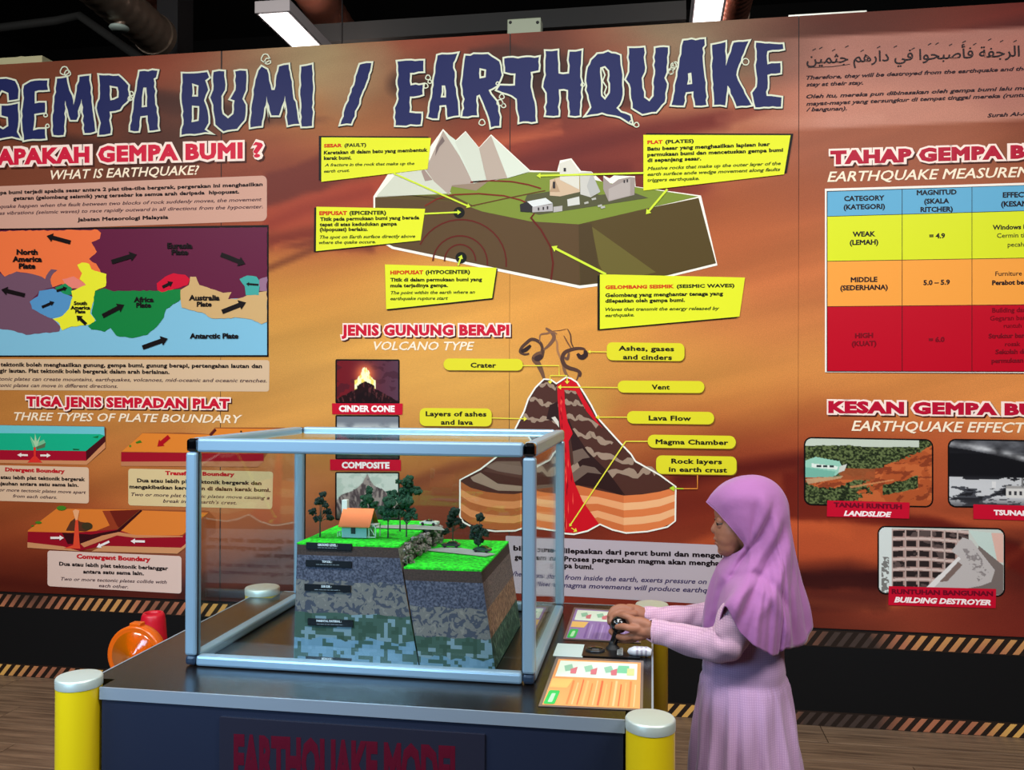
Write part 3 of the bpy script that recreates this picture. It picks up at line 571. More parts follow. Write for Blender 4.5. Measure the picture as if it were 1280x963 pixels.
p.poly([(340,640),(500,650),(640,625),(770,514),(778,520),(650,640),(560,660),(440,700),(370,702)], (58,16,22), 6); p.poly([(440,700),(560,655),(650,636),(740,652),(1000,658),(1000,664),(740,668),(640,655),(540,690),(460,720)], (206,136,92), 7)
p.poly([(150,692),(345,715),(440,742),(150,722)], (206,146,100), 6); p.poly([(560,712),(990,722),(1090,640),(1090,660),(970,755),(500,742)], (206,146,100), 6)
p.poly([(360,628),(385,580),(410,560),(440,580),(500,590),(505,615),(470,632)], (90,50,34), 6); p.disc((476,604),30,(64,54,34),7,sy=.7)
p.poly([(350,725),(400,708),(414,560),(426,560),(436,705),(440,728)], (224,74,48), 8); p.poly([(398,520),(412,512),(434,518),(424,570),(412,570)], (236,170,120), 8)
p.disc((336,505),26,(70,128,36),8,sy=.5); p.disc((210,584),18,(70,128,36),8,sy=.4); p.disc((178,602),8,(70,128,36),8,sy=.4)
for a, b_ in (((276,668),(350,668)),((598,688),(528,720)),((792,688),(714,686))): p.arrow(a, b_, 12, (240,232,228), 10, head=2.4, hl=2)
p.build('convergent_diagram', mural)

# ---- fault block diagram
fb = PR(FR[2])
fb.poly([(178,655),(240,560),(330,540),(410,430),(450,470),(485,437),(530,492),(570,448),(700,568),(790,572),(800,535),(838,528),(870,570),(905,572),(945,610),(945,585),(965,595),(980,585),(1050,588),(1052,622),(1270,652),(1325,885),(1160,925),(865,962),(240,830),(178,790)], (246,240,226), 3)
fb.poly([(184,658),(430,645),(700,735),(860,742),(1262,660),(1320,878),(1160,918),(866,952),(244,822),(184,790)], (92,76,40), 4)
fbo = fb.build('fault_block_diagram', mural)
p = PR(FR[2])
p.poly([(190,655),(250,640),(330,620),(430,614),(560,606),(640,590),(700,574),(800,574),(960,610),(1262,655),(862,748),(700,738),(540,705),(440,668),(300,650)], (122,140,52), 5)
p.poly([(190,655),(300,650),(440,668),(520,690),(440,650),(300,652)], (92,76,40), 6)
p.poly([(184,660),(440,672),(560,712),(700,738),(862,748),(866,950),(246,822),(186,790)], (90,68,42), 6)
p.poly([(862,748),(1262,660),(1318,876),(1160,916),(868,950)], (84,68,34), 6); p.poly([(905,755),(1120,908),(960,945),(930,880)], (104,94,44), 7); p.poly([(862,748),(905,745),(935,935),(868,950)], (76,60,34), 7)
p.build('grass_and_soil', fbo)
p = PR(FR[2])
p.poly([(190,652),(255,578),(352,560),(438,645),(190,656)], (206,210,192), 7); p.poly([(345,562),(375,600),(350,604),(338,572)], (160,140,130), 8)
p.poly([(352,565),(410,436),(465,520),(510,612),(440,618),(430,650),(380,605)], (176,160,148), 7); p.poly([(410,436),(465,520),(512,612),(548,602),(470,480)], (214,222,206), 8); p.poly([(408,455),(416,470),(398,490),(384,520),(388,490)], (120,104,100), 9)
p.poly([(450,474),(485,440),(530,494),(555,602),(512,610)], (206,212,196), 8); p.poly([(530,494),(570,452),(612,560),(625,594),(556,602)], (182,166,152), 9); p.poly([(570,452),(700,572),(625,594),(596,520)], (214,222,206), 10)
p.poly([(430,614),(560,606),(520,636),(440,622)], (150,130,110), 6)
p.build('mountain', fbo)
p = PR(FR[2])
p.poly([(690,650),(870,622),(930,650),(1040,640),(1094,660),(900,690),(730,716),(670,700)], (84,84,56), 7)
p.poly([(766,600),(800,590),(865,580),(866,640),(800,655),(766,652)], (206,180,150), 8); p.poly([(798,545),(836,532),(864,572),(864,632),(800,600)], (216,214,200), 9); p.poly([(765,640),(782,596),(800,640)], (180,150,120), 9)
p.poly([(866,575),(905,572),(934,640),(902,658),(868,648)], (200,198,190), 9); p.poly([(905,574),(934,638),(902,656),(890,620)], (180,180,176), 10)
p.poly([(944,590),(972,615),(995,598),(1035,590),(1050,592),(1048,650),(962,672),(944,630)], (158,146,140), 9); p.poly([(962,630),(1034,596),(1034,652),(962,670)], (176,166,160), 10)
p.poly([(666,682),(690,672),(708,682),(706,708),(668,706)], (44,42,44), 9); p.poly([(690,672),(752,660),(776,678),(710,690)], (220,224,222), 10); p.poly([(708,690),(776,680),(776,704),(708,708)], (176,172,172), 9)
p.poly([(778,690),(808,686),(808,704),(778,708)], (180,176,172), 9); p.poly([(824,665),(864,655),(866,682),(826,688)], (208,208,200), 10)
for (x, y) in ((812, 560), (776, 606), (776, 616)): p.poly([(x, y), (x+8, y), (x+8, y+12), (x, y+12)], (50,46,50), 11)
for (x, y) in ((1012, 600), (1022, 598), (726, 692), (742, 690), (756, 688)): p.poly([(x, y), (x+5, y), (x+5, y+10), (x, y+10)], (50,46,50), 11)
for (x, y) in ((880, 675), (905, 662), (925, 685), (935, 690)): p.poly([(x, y), (x+14, y-4), (x+16, y+3), (x+2, y+6)], (180,180,170), 11)
p.build('village', fbo)
p = PR(FR[5]); WV = (98, 30, 22)
def arc(cx, cy, rx, ry, a0, a1, n=16): return [(cx+rx*math.cos(math.radians(a0+(a1-a0)*k/n)), cy+ry*math.sin(math.radians(a0+(a1-a0)*k/n))) for k in range(n+1)]
p.stroke(arc(790,680,75,80,180,360), 7, WV, 8); p.stroke(arc(790,690,132,132,185,365), 7, WV, 8); p.stroke(arc(795,690,218,210,205,365), 7, WV, 8)
p.stroke([(1130,470),(1180,530),(1225,610),(1238,690),(1228,770)], 9, WV, 8); p.stroke([(620,415),(680,380),(760,360),(880,355),(1000,365),(1080,385),(1118,402)], 7, (120,40,26), 8)
p.stroke([(840,300),(930,292),(1040,297),(1120,312),(1180,330)], 7, (120,40,26), 8); p.stroke([(1200,340),(1000,380),(840,415)], 5, (100,60,30), 8); p.stroke([(1148,450),(1128,475)], 7, WV, 8)
p.disc((785,446),27,(18,20,16),9); p.disc((795,663),27,(18,20,16),9)
p.build('seismic_wave', fbo)
YL = (224, 230, 44); AR = (206, 226, 60)
def callout(fr, quad, sh, lines):
    p = PR(FR[fr]); p.poly([(q[0]+sh[0], q[1]+sh[1]) for q in quad], (18, 14, 12), 10); p.poly(quad, YL, 11); o = p.build('callout', mural)
    t = PR(FR[fr])
    for ln in lines:
        if ln[0] == 'h':
            _, a, b_, x0, xm, x1, y0, y1, h = ln; h *= 1.05; k_ = (xm-x0)/(x1-x0)
            t.text(a, (x0, y0), (xm, y0+(y1-y0)*k_), h, (206, 64, 20), 12, bold=.06, spacing=1.05); t.text(b_, (xm+11, y0+(y1-y0)*k_), (x1, y1), h, (34, 40, 14), 12, bold=.05, spacing=1.05)
        elif ln[0] == 'b': t.text(ln[1], ln[2], ln[3], ln[4]*1.14, (30, 34, 12), 12, bold=.05, spacing=1.05)
        else: t.text(ln[1], ln[2], ln[3], ln[4]*1.14, (60, 76, 20), 12, bold=.03, shear=.25)
    t.build('body_text', o)
callout(5, [(122,84),(650,87),(634,237),(122,298)], (-12,-7), [('h','SESAR','(FAULT)',134,222,338,132,127,14),('b','Keretakan di dalam batu yang membentuk',(134,166),(634,152),14),('b','kerak bumi.',(134,192),(268,190),14),('i','A fracture in the rock that make up the',(138,224),(570,216),12),('i','earth crust.',(134,254),(258,250),12)])
callout(5, [(98,418),(622,428),(600,580),(96,632)], (-10,4), [('h','EPIPUSAT','(EPICENTER)',112,246,434,458,455,16),('b','Titik pada permukaan bumi yang berada',(116,486),(594,478),14),('b','tepat di atas kedudukan gempa',(114,512),(486,508),14),('b','(hipopusat) berlaku.',(114,536),(346,534),14),('i','The spot on Earth surface directly above',(114,572),(574,567),13),('i','where the quake occure.',(110,598),(384,594),13)])
callout(5, [(428,696),(966,712),(944,858),(434,912)], (5,5), [('h','HIPOPUSAT','(HYPOCENTER)',454,613,838,744,740,16),('b','Titik di dalam permukaan bumi yang',(454,778),(896,776),14),('b','mula terjadinya gempa.',(454,806),(732,804),14),('i','The point within the earth where an',(456,840),(862,836),13),('i','earthquake rupture start',(454,868),(732,866),13)])
callout(6, [(565,64),(1198,66),(1170,234),(565,304)], (12,-7), [('h','PLAT','(PLATES)',582,648,782,103,97,13),('b','Batu besar yang menghasilkan lapisan luar',(582,132),(1110,111),13),('b','permukaan bumi dan mencetuskan gempa bumi',(582,157),(1166,136),13),('b','di sepanjang sesar.',(582,181),(814,173),13),('i','Massive rocks that make up the outer layer of the',(582,216),(1156,193),12),('i','earth surface ande wedge movement along faults',(582,241),(1154,219),12),('i','triggers earthquake.',(582,266),(806,258),12)])
callout(6, [(378,664),(1002,678),(978,846),(378,900)], (-10,5), [('h','GELOMBANG SEISMIK','(SEISMIC WAVES)',401,697,957,727,719,13),('b','Gelombang yang menghantar tenaga yang',(401,762),(908,754),13),('b','dilepaskan oleh gempa bumi.',(401,786),(744,782),13),('i','Waves that transmit the energy released by',(401,822),(892,817),12),('i','earthquake.',(401,848),(526,845),12)])
for f_, a, b_, w_ in ((5,(470,257),(840,420),8),(5,(615,452),(795,444),8),(5,(780,702),(798,650),8),(6,(570,228),(105,240),8),(6,(668,298),(576,406),9),(6,(404,664),(170,544),10)):
    p = PR(FR[f_]); p.arrow(a, b_, w_, AR, 13, head=3, hl=2.2); p.build('callout_arrow', mural)

# ---- volcano diagram
def lerp_pts(pts, n=4): return pts
def smooth(pts, closed=False, k=5):
    out = []; n = len(pts)
    rng_ = range(n if closed else n-1)
    for i in rng_:
        p0 = pts[(i-1) % n] if closed or i > 0 else pts[i]; p1 = pts[i]; p2 = pts[(i+1) % n]; p3 = pts[(i+2) % n] if closed or i < n-2 else p2
        for j in range(k):
            t = j/k; out.append(tuple(.5*((2*p1[a])+(-p0[a]+p2[a])*t+(2*p0[a]-5*p1[a]+4*p2[a]-p3[a])*t*t+(-p0[a]+3*p1[a]-3*p2[a]+p3[a])*t**3) for a in range(len(p1))))
    if not closed: out.append(tuple(pts[-1]))
    return out
OUT = [(385,270),(350,305),(322,350),(305,400),(272,465),(245,520),(195,582),(130,632),(48,675),(48,822),(62,845),(110,870),(190,881),(270,879),(300,868),(360,864),(420,878),(470,890),(505,893),(560,880),(610,853),(660,875),(715,888),(800,882),(880,864),(912,840),(914,702),(850,655),(752,600),(735,572),(690,525),(640,470),(600,425),(575,375),(548,330),(518,283),(495,268),(475,262),(455,275),(435,288),(412,272)]
p = PR(FR['b']); p.poly(OUT, (78, 46, 38), 2); p.stroke(OUT, 6.5, (244, 240, 226), 8, closed=True); vd = p.build('volcano_diagram', mural)
p = PR(FR['b']); G1, DK, OR, PE = (158, 134, 114), (48, 28, 26), (208, 112, 62), (234, 164, 112)
def band(top, bot, c, L): p.poly(top+bot[::-1], c, L)
for top, th in (([(368,300),(400,288),(430,310),(440,305)], 16), ([(330,350),(360,352),(385,375),(410,368),(440,380)], 18), ([(300,415),(330,430),(360,435),(400,428),(440,440)], 20)):
    p.stroke([(x, y+3*math.sin(i_*1.7+th)) for i_, (x, y) in enumerate(smooth(top))], [th*(.75+.35*math.sin(i_*1.1)) for i_ in range(len(smooth(top)))], G1, 3)
for top, th in (([(468,310),(490,322),(520,315)], 16), ([(470,355),(500,372),(520,365),(555,385)], 18), ([(475,415),(510,430),(540,425),(600,455)], 20), ([(500,475),(540,500),(580,495),(610,515),(660,530)], 24), ([(505,560),(540,545),(580,570),(620,575),(700,600),(745,602)], 26), ([(495,640),(540,612),(590,620),(640,650),(700,640),(760,655),(800,632),(835,645)], 32)):
    p.stroke([(x, y+5*math.sin(i_*1.3+th)) for i_, (x, y) in enumerate(smooth(top))], [th*(.75+.35*math.sin(i_*.9)) for i_ in range(len(smooth(top)))], G1, 3)
p.poly([(480,420),(500,470),(560,560),(640,640),(710,735),(560,690),(500,560)], DK, 4); p.poly([(500,560),(540,548),(570,585),(540,590),(505,615)], (112,92,80), 5); p.poly([(495,650),(540,615),(590,625),(620,655),(560,650),(510,690)], (112,92,80), 5); p.poly([(500,690),(560,645),(640,655),(700,735),(600,705)], DK, 6)
p.poly([(408,375),(440,360),(445,470),(430,440),(395,430)], DK, 4); p.poly([(415,425),(430,420),(444,440),(446,465)], (214,206,190), 5)
p.poly([(195,600),(290,600),(300,640),(200,640),(150,618)], (120,96,82), 3); p.poly([(130,645),(200,690),(300,700),(440,690),(440,710),(290,720),(200,718),(100,680),(90,665)], G1, 4); p.poly([(140,640),(220,655),(300,670),(420,655),(450,640),(450,600),(360,640),(250,640),(190,612)], (92,60,50), 3)
p.poly([(150,622),(200,640),(290,655),(420,640),(450,610),(450,590),(400,610),(300,622),(200,606)], (128,104,90), 4)
p.build('ash_layer', vd)
p = PR(FR['b'])
for k in range(5):
    c = OR if k % 2 == 0 else PE; c2 = (176,100,54) if k % 2 == 0 else (218,142,88); a, b_ = k/5, (k+1)/5
    def T(x, t, up=0): return x
    def lrow(t): return [(51,682+t*142),(90,706+t*146),(150,722+t*148),(210,730+t*147),(265,732+t*146),(290,728+t*142)]
    def mrow(t): return [(290,728+t*142),(360,712+t*148),(450,700+t*180),(520,697+t*190)]
    def r1(t): return [(520,697+t*190),(600,716+t*136),(705,738+t*148)]
    def r2(t): return [(705,738+t*148),(780,733+t*148),(850,722+t*148),(911,705+t*138)]
    for fn, cc in ((lrow, c2), (mrow, c), (r1, c), (r2, (222,124,70) if k % 2 == 0 else (240,180,128))): p.poly(fn(a)+fn(b_)[::-1], cc, 4.5)
p.build('rock_layer', vd)
p = PR(FR['b']); LV = (204, 20, 34)
p.poly([(475,268),(500,272),(520,290),(545,345),(575,395),(600,440),(622,468),(590,440),(556,400),(530,350),(512,318),(465,312),(440,292)], LV, 6)
p.poly([(438,292),(466,300),(470,380),(480,440),(498,480),(500,490),(484,520),(490,600),(505,680),(540,760),(605,850),(560,878),(505,889),(470,885),(466,700),(458,520),(446,420),(440,350)], LV, 7)
for i in range(26):
    t = random.random(); y = 330+t*540; wd = 8+t*t*70; x = 456+max(0, t-.3)*70+random.uniform(-.5, .5)*wd; l = 14+t*26
    p.poly([(x, y-l), (x+3, y), (x+1, y+l*.5), (x-2.5, y)], (238, 74, 64) if i % 2 else (150, 10, 24), 8)
p.build('lava', vd)
cs = Canvas(60, 70, 1010, 790, 9, FR['s'])   # smoke plume painted over the print background colour
SM = PR(FR['s'])
def smk(pts, w0, c, L): 
    q = smooth(pts); n = len(q); SM.stroke(q, [w0*(.35+.65*math.sin(math.pi*min(1, (i+1)/n*.9))) for i in range(n)], c, L)
smk([(430,790),(400,700),(350,590),(300,520),(340,470),(400,440),(410,380)], 80, (112,78,58), 2); smk([(270,500),(330,540),(400,500),(410,420),(390,330),(340,280),(260,260),(190,310),(130,370),(110,430),(170,460),(230,450)], 44, (84,58,46), 3)
smk([(120,420),(180,400),(250,340)], 56, (50,34,32), 4); smk([(300,520),(350,510),(400,480)], 80, (62,42,40), 4); smk([(420,400),(500,330),(560,240),(530,170),(450,110)], 50, (122,86,66), 3)
smk([(370,300),(380,200),(470,180),(540,160),(600,190)], 26, (140,98,70), 3); smk([(560,230),(600,300),(610,420),(650,520),(700,690)], 30, (168,118,78), 2)
smk([(740,120),(780,200),(790,300),(820,370)], 18, (92,60,44), 4); smk([(690,210),(740,300),(790,380)], 16, (116,76,54), 4); smk([(520,150),(640,140),(730,120)], 8, (116,76,54), 4)
smk([(980,440),(960,390),(880,380),(780,400),(700,440),(670,520),(700,600),(760,640),(860,670),(910,710),(900,760)], 54, (84,56,46), 4); smk([(870,450),(920,500),(980,470),(975,410)], 70, (54,36,36), 5)
smk([(860,810),(890,710),(840,660),(740,620)], 30, (100,68,54), 3); smk([(680,560),(690,640),(720,720),(760,780)], 40, (130,92,68), 3); smk([(700,500),(740,520),(760,440)], 40, (110,78,62), 4)
SM.build('smoke_plume', vd)
def pill(fr, x0, y0, x1, y1, lines, dy=0):
    p = PR(FR[fr]); r = (y1-y0)/2*.95
    if len(lines) > 1: r = (y1-y0)*.3
    p.rrect((x0+3,y0+4),(x1+3,y0+dy+4),(x1+3,y1+dy+4),(x0+3,y1+4), (130,90,30), 9, r); p.rrect((x0,y0),(x1,y0+dy),(x1,y1+dy),(x0,y1), (222,214,42), 10, r); o = p.build('volcano_label', vd)
    t = PR(FR[fr])
    for s, a, b_, y, h in lines: t.text(s, (a, y), (b_, y+dy*(b_-a)/(x1-x0)), h, (34, 28, 14), 11, bold=.04, spacing=1.06)
    t.build('label_text', vd)
pill('a', 560,187,878,234, [('Crater',668,771,223,18)], 2)
pill('a', 464,386,753,458, [('Layers of ashes',488,732,418,18),('and lava',549,678,452,18)], 2)
pill('b', 637,122,949,194, [('Ashes, gases',684,908,155,18),('and cinders',702,899,190,18)], 4)
pill('b', 681,276,1029,324, [('Vent',817,890,311,18)], 2); pill('b', 718,398,1068,448, [('Lava Flow',805,976,435,18)], 4)
pill('b', 801,493,1155,545, [('Magma Chamber',833,1125,530,18)], 5); pill('b', 835,576,1158,650, [('Rock layers',896,1100,608,18),('in earth crust',886,1120,641,18)], 5)
LN = (232, 222, 70)
def pline(*ops):
    p = PR(FR['b'])
    for kind, *a in ops:
        if kind == 's': p.stroke(a[0], 4, a[1], 12)
        else: p.arrow(a[0], a[1], a[2], a[3], 12, head=a[4], hl=a[5])
    p.build('pointer_line', vd)
pline(('s', [(298,216),(446,216),(446,255)], LN), ('s', [(410,270),(410,256),(478,256),(478,270)], LN), ('a',(410,262),(410,290),4,LN,5,3), ('a',(478,262),(478,290),4,LN,5,3))
pline(('a',(638,161),(560,160),4,LN,4,3)); pline(('a',(681,304),(440,302),4,LN,5,3.4)); pline(('a',(718,423),(592,423),4,LN,5,3.4)); pline(('a',(176,426),(318,430),4,LN,5,3.4))
pline(('s', [(801,520),(713,520)], LN), ('a',(713,520),(487,862),5,LN,3,2), ('a',(495,868),(518,882),4,LN,5,3)); pline(('s', [(1001,656),(1001,710),(912,710)], (240,150,60)), ('a',(945,710),(888,708),4,(180,214,50),6,5))

# ---- printed photographs
def photo(fr, x0, y0, x1, y1, paint, step, r=0, border=(18, 14, 14), bw=6, L=3, dy=0):
    p = PR(FR[fr]); rr = max(r, .5)
    p.rrect((x0-bw,y0-bw),(x1+bw,y0-bw+dy),(x1+bw,y1+bw+dy),(x0-bw,y1+bw), border, L-1, rr+bw); o = p.build('photo_print', mural)
    c = Canvas(x0, y0, x1, y1, step, FR[fr]); u = (c.x-x0)/(x1-x0); v = (c.y-y0)/(y1-y0); paint(c, u, v)
    m = None
    if r:
        qx = np.maximum(np.maximum(x0+r-c.x, c.x-(x1-r)), 0); qy = np.maximum(np.maximum(y0+r-c.y, c.y-(y1-r)), 0); m = np.hypot(qx, qy) <= r+1
    c.y = c.y+dy*u
    c.build('picture', o, L, grain=.02, mask=m); return o
def caption(fr, q, lines, col=(198, 16, 46), L=6):
    p = PR(FR[fr]); p.rrect(*q, col, L, 2); o = p.build('caption_strip', mural); t = PR(FR[fr])
    for s, a, b_, h, c, sh in lines: t.text(s, a, b_, h, c, L+1, bold=.05, shear=sh)
    t.build('caption_text', o)
def ph_cinder(c, u, v):
    c.c[:] = (92, 30, 40); c.mix(1-u, (120, 20, 28), .8); c.mix(np.clip(u*1.3-.3, 0, 1), (84, 60, 78), .8); n = fbm(u*6, v*6, 3); c.mix(n > .6, (60, 24, 36), .5)
    g = np.exp(-((u-.46)**2/.02+(v-.33)**2/.05)); c.mix(g*1.2, (240, 120, 70))
    h = .55+.42*np.abs(u-.47)*1.9-.06*(np.abs(u-.47) < .14)+(fbm(u*14, v*3, 4)-.5)*.05
    c.mix(v > h, (34, 12, 14)); st = fbm(u*30+(u-.47)*20*(v-.4), v*5, 8); c.mix((v > h)*(st > .62), (120, 60, 60), .6); c.mix((v > h+.22), (20, 8, 10), .6)
    s = fbm(u*26, v*8, 12); fl = ((v < h) & (v > .48-.38*np.exp(-((u-.46)/.09)**2)*(.55+.6*s)) & (np.abs(u-.46) < .17)); c.mix(fl, (255, 226, 110)); c.mix(fl*(s > .5), (255, 250, 200))
def ph_gray(c, u, v):
    c.c[:] = (116, 122, 130); n = fbm(u*5, v*6, 5); c.mix(np.clip((v-.12)*6, 0, 1)*np.clip((.45+.1*n-v)*9, 0, 1)*np.clip((n-.35)*4+.4, 0, 1), (206, 212, 208)); c.mix(v > .47+.05*fbm(u*9, v, 2), (70, 74, 66)); c.mix((v > .55)*fbm(u*20, v*20, 6), (40, 44, 40))
def ph_comp(c, u, v):
    c.c[:] = (186, 200, 186); n = fbm(u*6, v*6, 15); c.mix(n > .5, (214, 220, 208), .7); h = .16+np.abs(u-.5)*.85+(fbm(u*10, v*2, 17)-.5)*.16-.1*np.exp(-((u-.5)/.08)**2)
    st = fbm(u*22+(u-.5)*16*v, v*7, 18); c.mix(v > h, (112, 100, 98)); c.mix((v > h)*(st > .52), (164, 150, 142), .8); c.mix((v > h)*(st < .4), (74, 62, 64), .8); c.mix(np.clip((v-.75)*4, 0, 1), (60, 64, 52))
def ph_slide(c, u, v):
    n = fbm(u*9, v*7, 31); c.c[:] = (176, 84, 44); c.mix(n > .55, (202, 106, 58), .7); c.mix(fbm(u*16+v*8, v*16, 7) > .6, (120, 50, 30), .7)
    g0 = fbm(u*34, v*24, 77); veg = (v+.09*(g0-.5) < .62-.1*n-.75*np.clip(u-.42, 0, 1)*1.1) | ((u < .40+.3*(g0-.5)+.3*(1-v)) & (v > .66+.1*np.sin(u*9)+.1*(g0-.5)) ) | ((np.abs(u-.75) < .14) & (np.abs(v-.7+.5*(u-.75)) < .12*n+.03))
    g = fbm(u*70, v*48, 33, 3); c.mix(veg, (54, 66, 38)); c.mix(veg*(g > .52), (112, 126, 78), .8); c.mix(veg*(g < .36), (22, 28, 18), .8)
    c.mix((v < .08+.05*n)*(u < .9), (196, 206, 190)); c.mix(((u > .2) & (u < .55) & (v > .45) & (v < .62))*(n > .45), (156, 80, 46), .9)
    s = c
    def R(pts, col, a=1): c.poly([(c.x[0, 0]+q[0]*(c.x[0, -1]-c.x[0, 0]), c.y[0, 0]+q[1]*(c.y[-1, 0]-c.y[0, 0])) for q in pts], col, a)
    R([(0,.34),(.08,.28),(.27,.34),(.3,.46),(.24,.56),(0,.6)], (150, 204, 182)); R([(0,.44),(.24,.5),(.22,.58),(0,.6)], (116, 180, 160)); R([(.05,.38),(.26,.42),(.25,.47),(.05,.44)], (226, 236, 226))
    for k in range(3): R([(.09+k*.05,.4),(.125+k*.05,.405),(.125+k*.05,.44),(.09+k*.05,.435)], (50, 60, 60))
    R([(.27,.42),(.33,.38),(.31,.48),(.26,.52)], (206, 210, 200)); R([(0,.62),(.3,.56),(.28,.6),(.02,.7)], (196, 168, 130), .8); R([(.35,.72),(.7,.6),(.7,.62),(.36,.75)], (210, 140, 90), .8)
def ph_wave(c, u, v):
    c.c[:] = (24, 24, 28); n = fbm(u*8, v*8, 41); c.mix((v < .2)*n*1.4, (96, 98, 104)); top = .03+.42*u**1.3
    c.mix(np.exp(-((v-top-.02)/.05)**2)*(n*1.3), (226, 228, 230)); c.mix(((v > top+.08) & (v < .56)), (20, 20, 24), .85)
    f = fbm(u*7+v*5, v*14, 43); c.mix(np.clip((v-.52)*6, 0, 1), (70, 72, 78)); c.mix(((v > .56) & (f > .5)), (216, 218, 220), .9); c.mix(((v > .6) & (f < .4)), (26, 26, 30), .8)
    c.mix(np.clip((v-.86)*8, 0, 1), (70, 70, 74), .7)
    def R(x0, y0, x1, y1, col): c.mix(((u > x0) & (u < x1) & (v > y0) & (v < y1)), col)
    R(.44,.7,.62,.86,(214,212,208)); R(.44,.68,.62,.72,(160,158,156)); R(.33,.62,.36,.72,(220,220,220)); R(.555,.56,.57,.7,(120,120,120))
    for k in range(4): R(.46+k*.04,.76,.48+k*.04,.82,(60,60,64))
def ph_build(c, u, v):
    c.c[:] = (200, 206, 198); c.mix(((u < .1)), (214, 222, 218)); c.mix(((u > .02) & (u < .08) & (v > .45))*(fbm(u*40, v*30, 3) > .45), (120,120,116))
    bl = (u > .1) & (u < .72) & (v > .02); c.mix(bl, (168, 138, 130))
    row = np.floor((v+.03*np.sin(u*5)-.02)/.155); fr = ((v+.03*np.sin(u*5)-.02)/.155) % 1
    cl = ((u-.1)/.105) % 1
    n = fbm(u*10, v*10, 52)
    op = bl & (fr > .3) & (fr < .88) & (cl > .12) & (cl < .88+.2*(n > .5)); c.mix(op, (44, 36, 36)); c.mix(bl & (fr < .22), (206, 184, 176)); c.mix((bl & (n > .6) & (fr > .3)), (110, 92, 88), .7)
    c.mix(bl & (cl < .1), (186, 166, 158))
    def R(pts, col, a=1): c.poly([(c.x[0, 0]+q[0]*(c.x[0, -1]-c.x[0, 0]), c.y[0, 0]+q[1]*(c.y[-1, 0]-c.y[0, 0])) for q in pts], col, a)
    R([(.9,.05),(1,.05),(1,.5),(.92,.5)], (222,180,166)); R([(.72,.02),(.9,.05),(.95,.5),(.8,.25)], (196,214,206)); R([(.8,.25),(1,.55),(1,1),(.7,1)], (120,108,104))
    R([(.67,.13),(.74,.17),(.93,.62),(.9,.8),(.82,.86),(.6,.95),(.45,.98),(.38,.9),(.64,.42),(.58,.34)], (190,184,182)); R([(.48,.82),(.62,.48),(.67,.55),(.55,.8)], (124,104,98))
    m = c.inpoly([(c.x[0,0]+q[0]*(c.x[0,-1]-c.x[0,0]), c.y[0,0]+q[1]*(c.y[-1,0]-c.y[0,0])) for q in [(.67,.3),(.76,.3),(.9,.62),(.8,.8),(.74,.6)]]); c.mix(m*(fbm(u*34, v*26, 57) > .56), (130,122,122), .8)
    R([(.38,.9),(.64,.42),(.655,.46),(.42,.95)], (226,222,220))
photo('a', 132, 196, 378, 362, ph_cinder, 2.4, dy=1); photo('a', 132, 420, 378, 588, ph_gray, 4, dy=1); photo('a', 131, 648, 377, 830, ph_comp, 2.4, dy=1)
caption('a', ((112,367),(396,368),(395,413),(113,411)), [('CINDER CONE', (140,400),(364,401), 23, (250,240,236), 0)])
caption('a', ((104,592),(389,594),(389,638),(105,636)), [('COMPOSITE', (151,627),(343,628), 23, (250,240,236), 0)])
photo('c', 83, 212, 574, 466, ph_slide, 2.1, r=24, dy=9); photo('c', 642, 219, 1145, 474, ph_wave, 2.6, r=24, dy=9); photo('c', 369, 557, 853, 812, ph_build, 2.1, r=24, dy=10)
RD = (112, 10, 34)
caption('c', ((168,453),(488,461),(486,524),(166,516)), [('TANAH RUNTUH', (193,478),(458,486), 17, RD, 0), ('LANDSLIDE', (232,512),(418,517), 18, (252,236,236), .25)])
caption('c', ((735,468),(1110,478),(1108,536),(735,525)), [('TSUNAMI', (814,509),(960,513), 18, (252,236,236), 0)])
caption('c', ((407,786),(824,797),(822,872),(405,860)), [('RUNTUHAN BANGUNAN', (418,815),(812,824), 17, RD, 0), ('BUILDING DESTROYER', (428,848),(804,860), 19, (252,236,236), .25)])

# ---- magnitude chart
p = PR(FR[7]); p.poly([(224,212),(1262,180),(1262,926),(224,920)], (60,30,30), 2); p.poly([(221,205),(1258,174),(1258,922),(221,918)], (244,236,226), 3); ch = p.build('magnitude_chart', mural)
rows = [(216, -.032), (313, -.0285), (487, -.0165), (663, -.0095), (914, .002)]
cols = [230, 521, 792, 1250]
RC = [(98,170,206), (216,226,38), (244,160,66), (188,6,34)]
for r_ in range(4):
    for c_ in range(3):
        q = PR(FR[7]); x0, x1 = cols[c_]+1.2, cols[c_+1]-1.2; f = lambda r__, x: rows[r__][0]+rows[r__][1]*(x-230)
        q.poly([(x0, f(r_, x0)+1.2), (x1, f(r_, x1)+1.2), (x1, f(r_+1, x1)-1.2), (x0, f(r_+1, x0)-1.2)], RC[r_], 5); q.build('chart_cell', ch)
q = PR(FR[7]); q.poly([(228,214),(1252,183),(1252,918),(228,916)], (30,20,24), 4); q.build('chart_grid', ch)
q = PR(FR[7]); CK = (30, 22, 30); CR = (120, 6, 24)
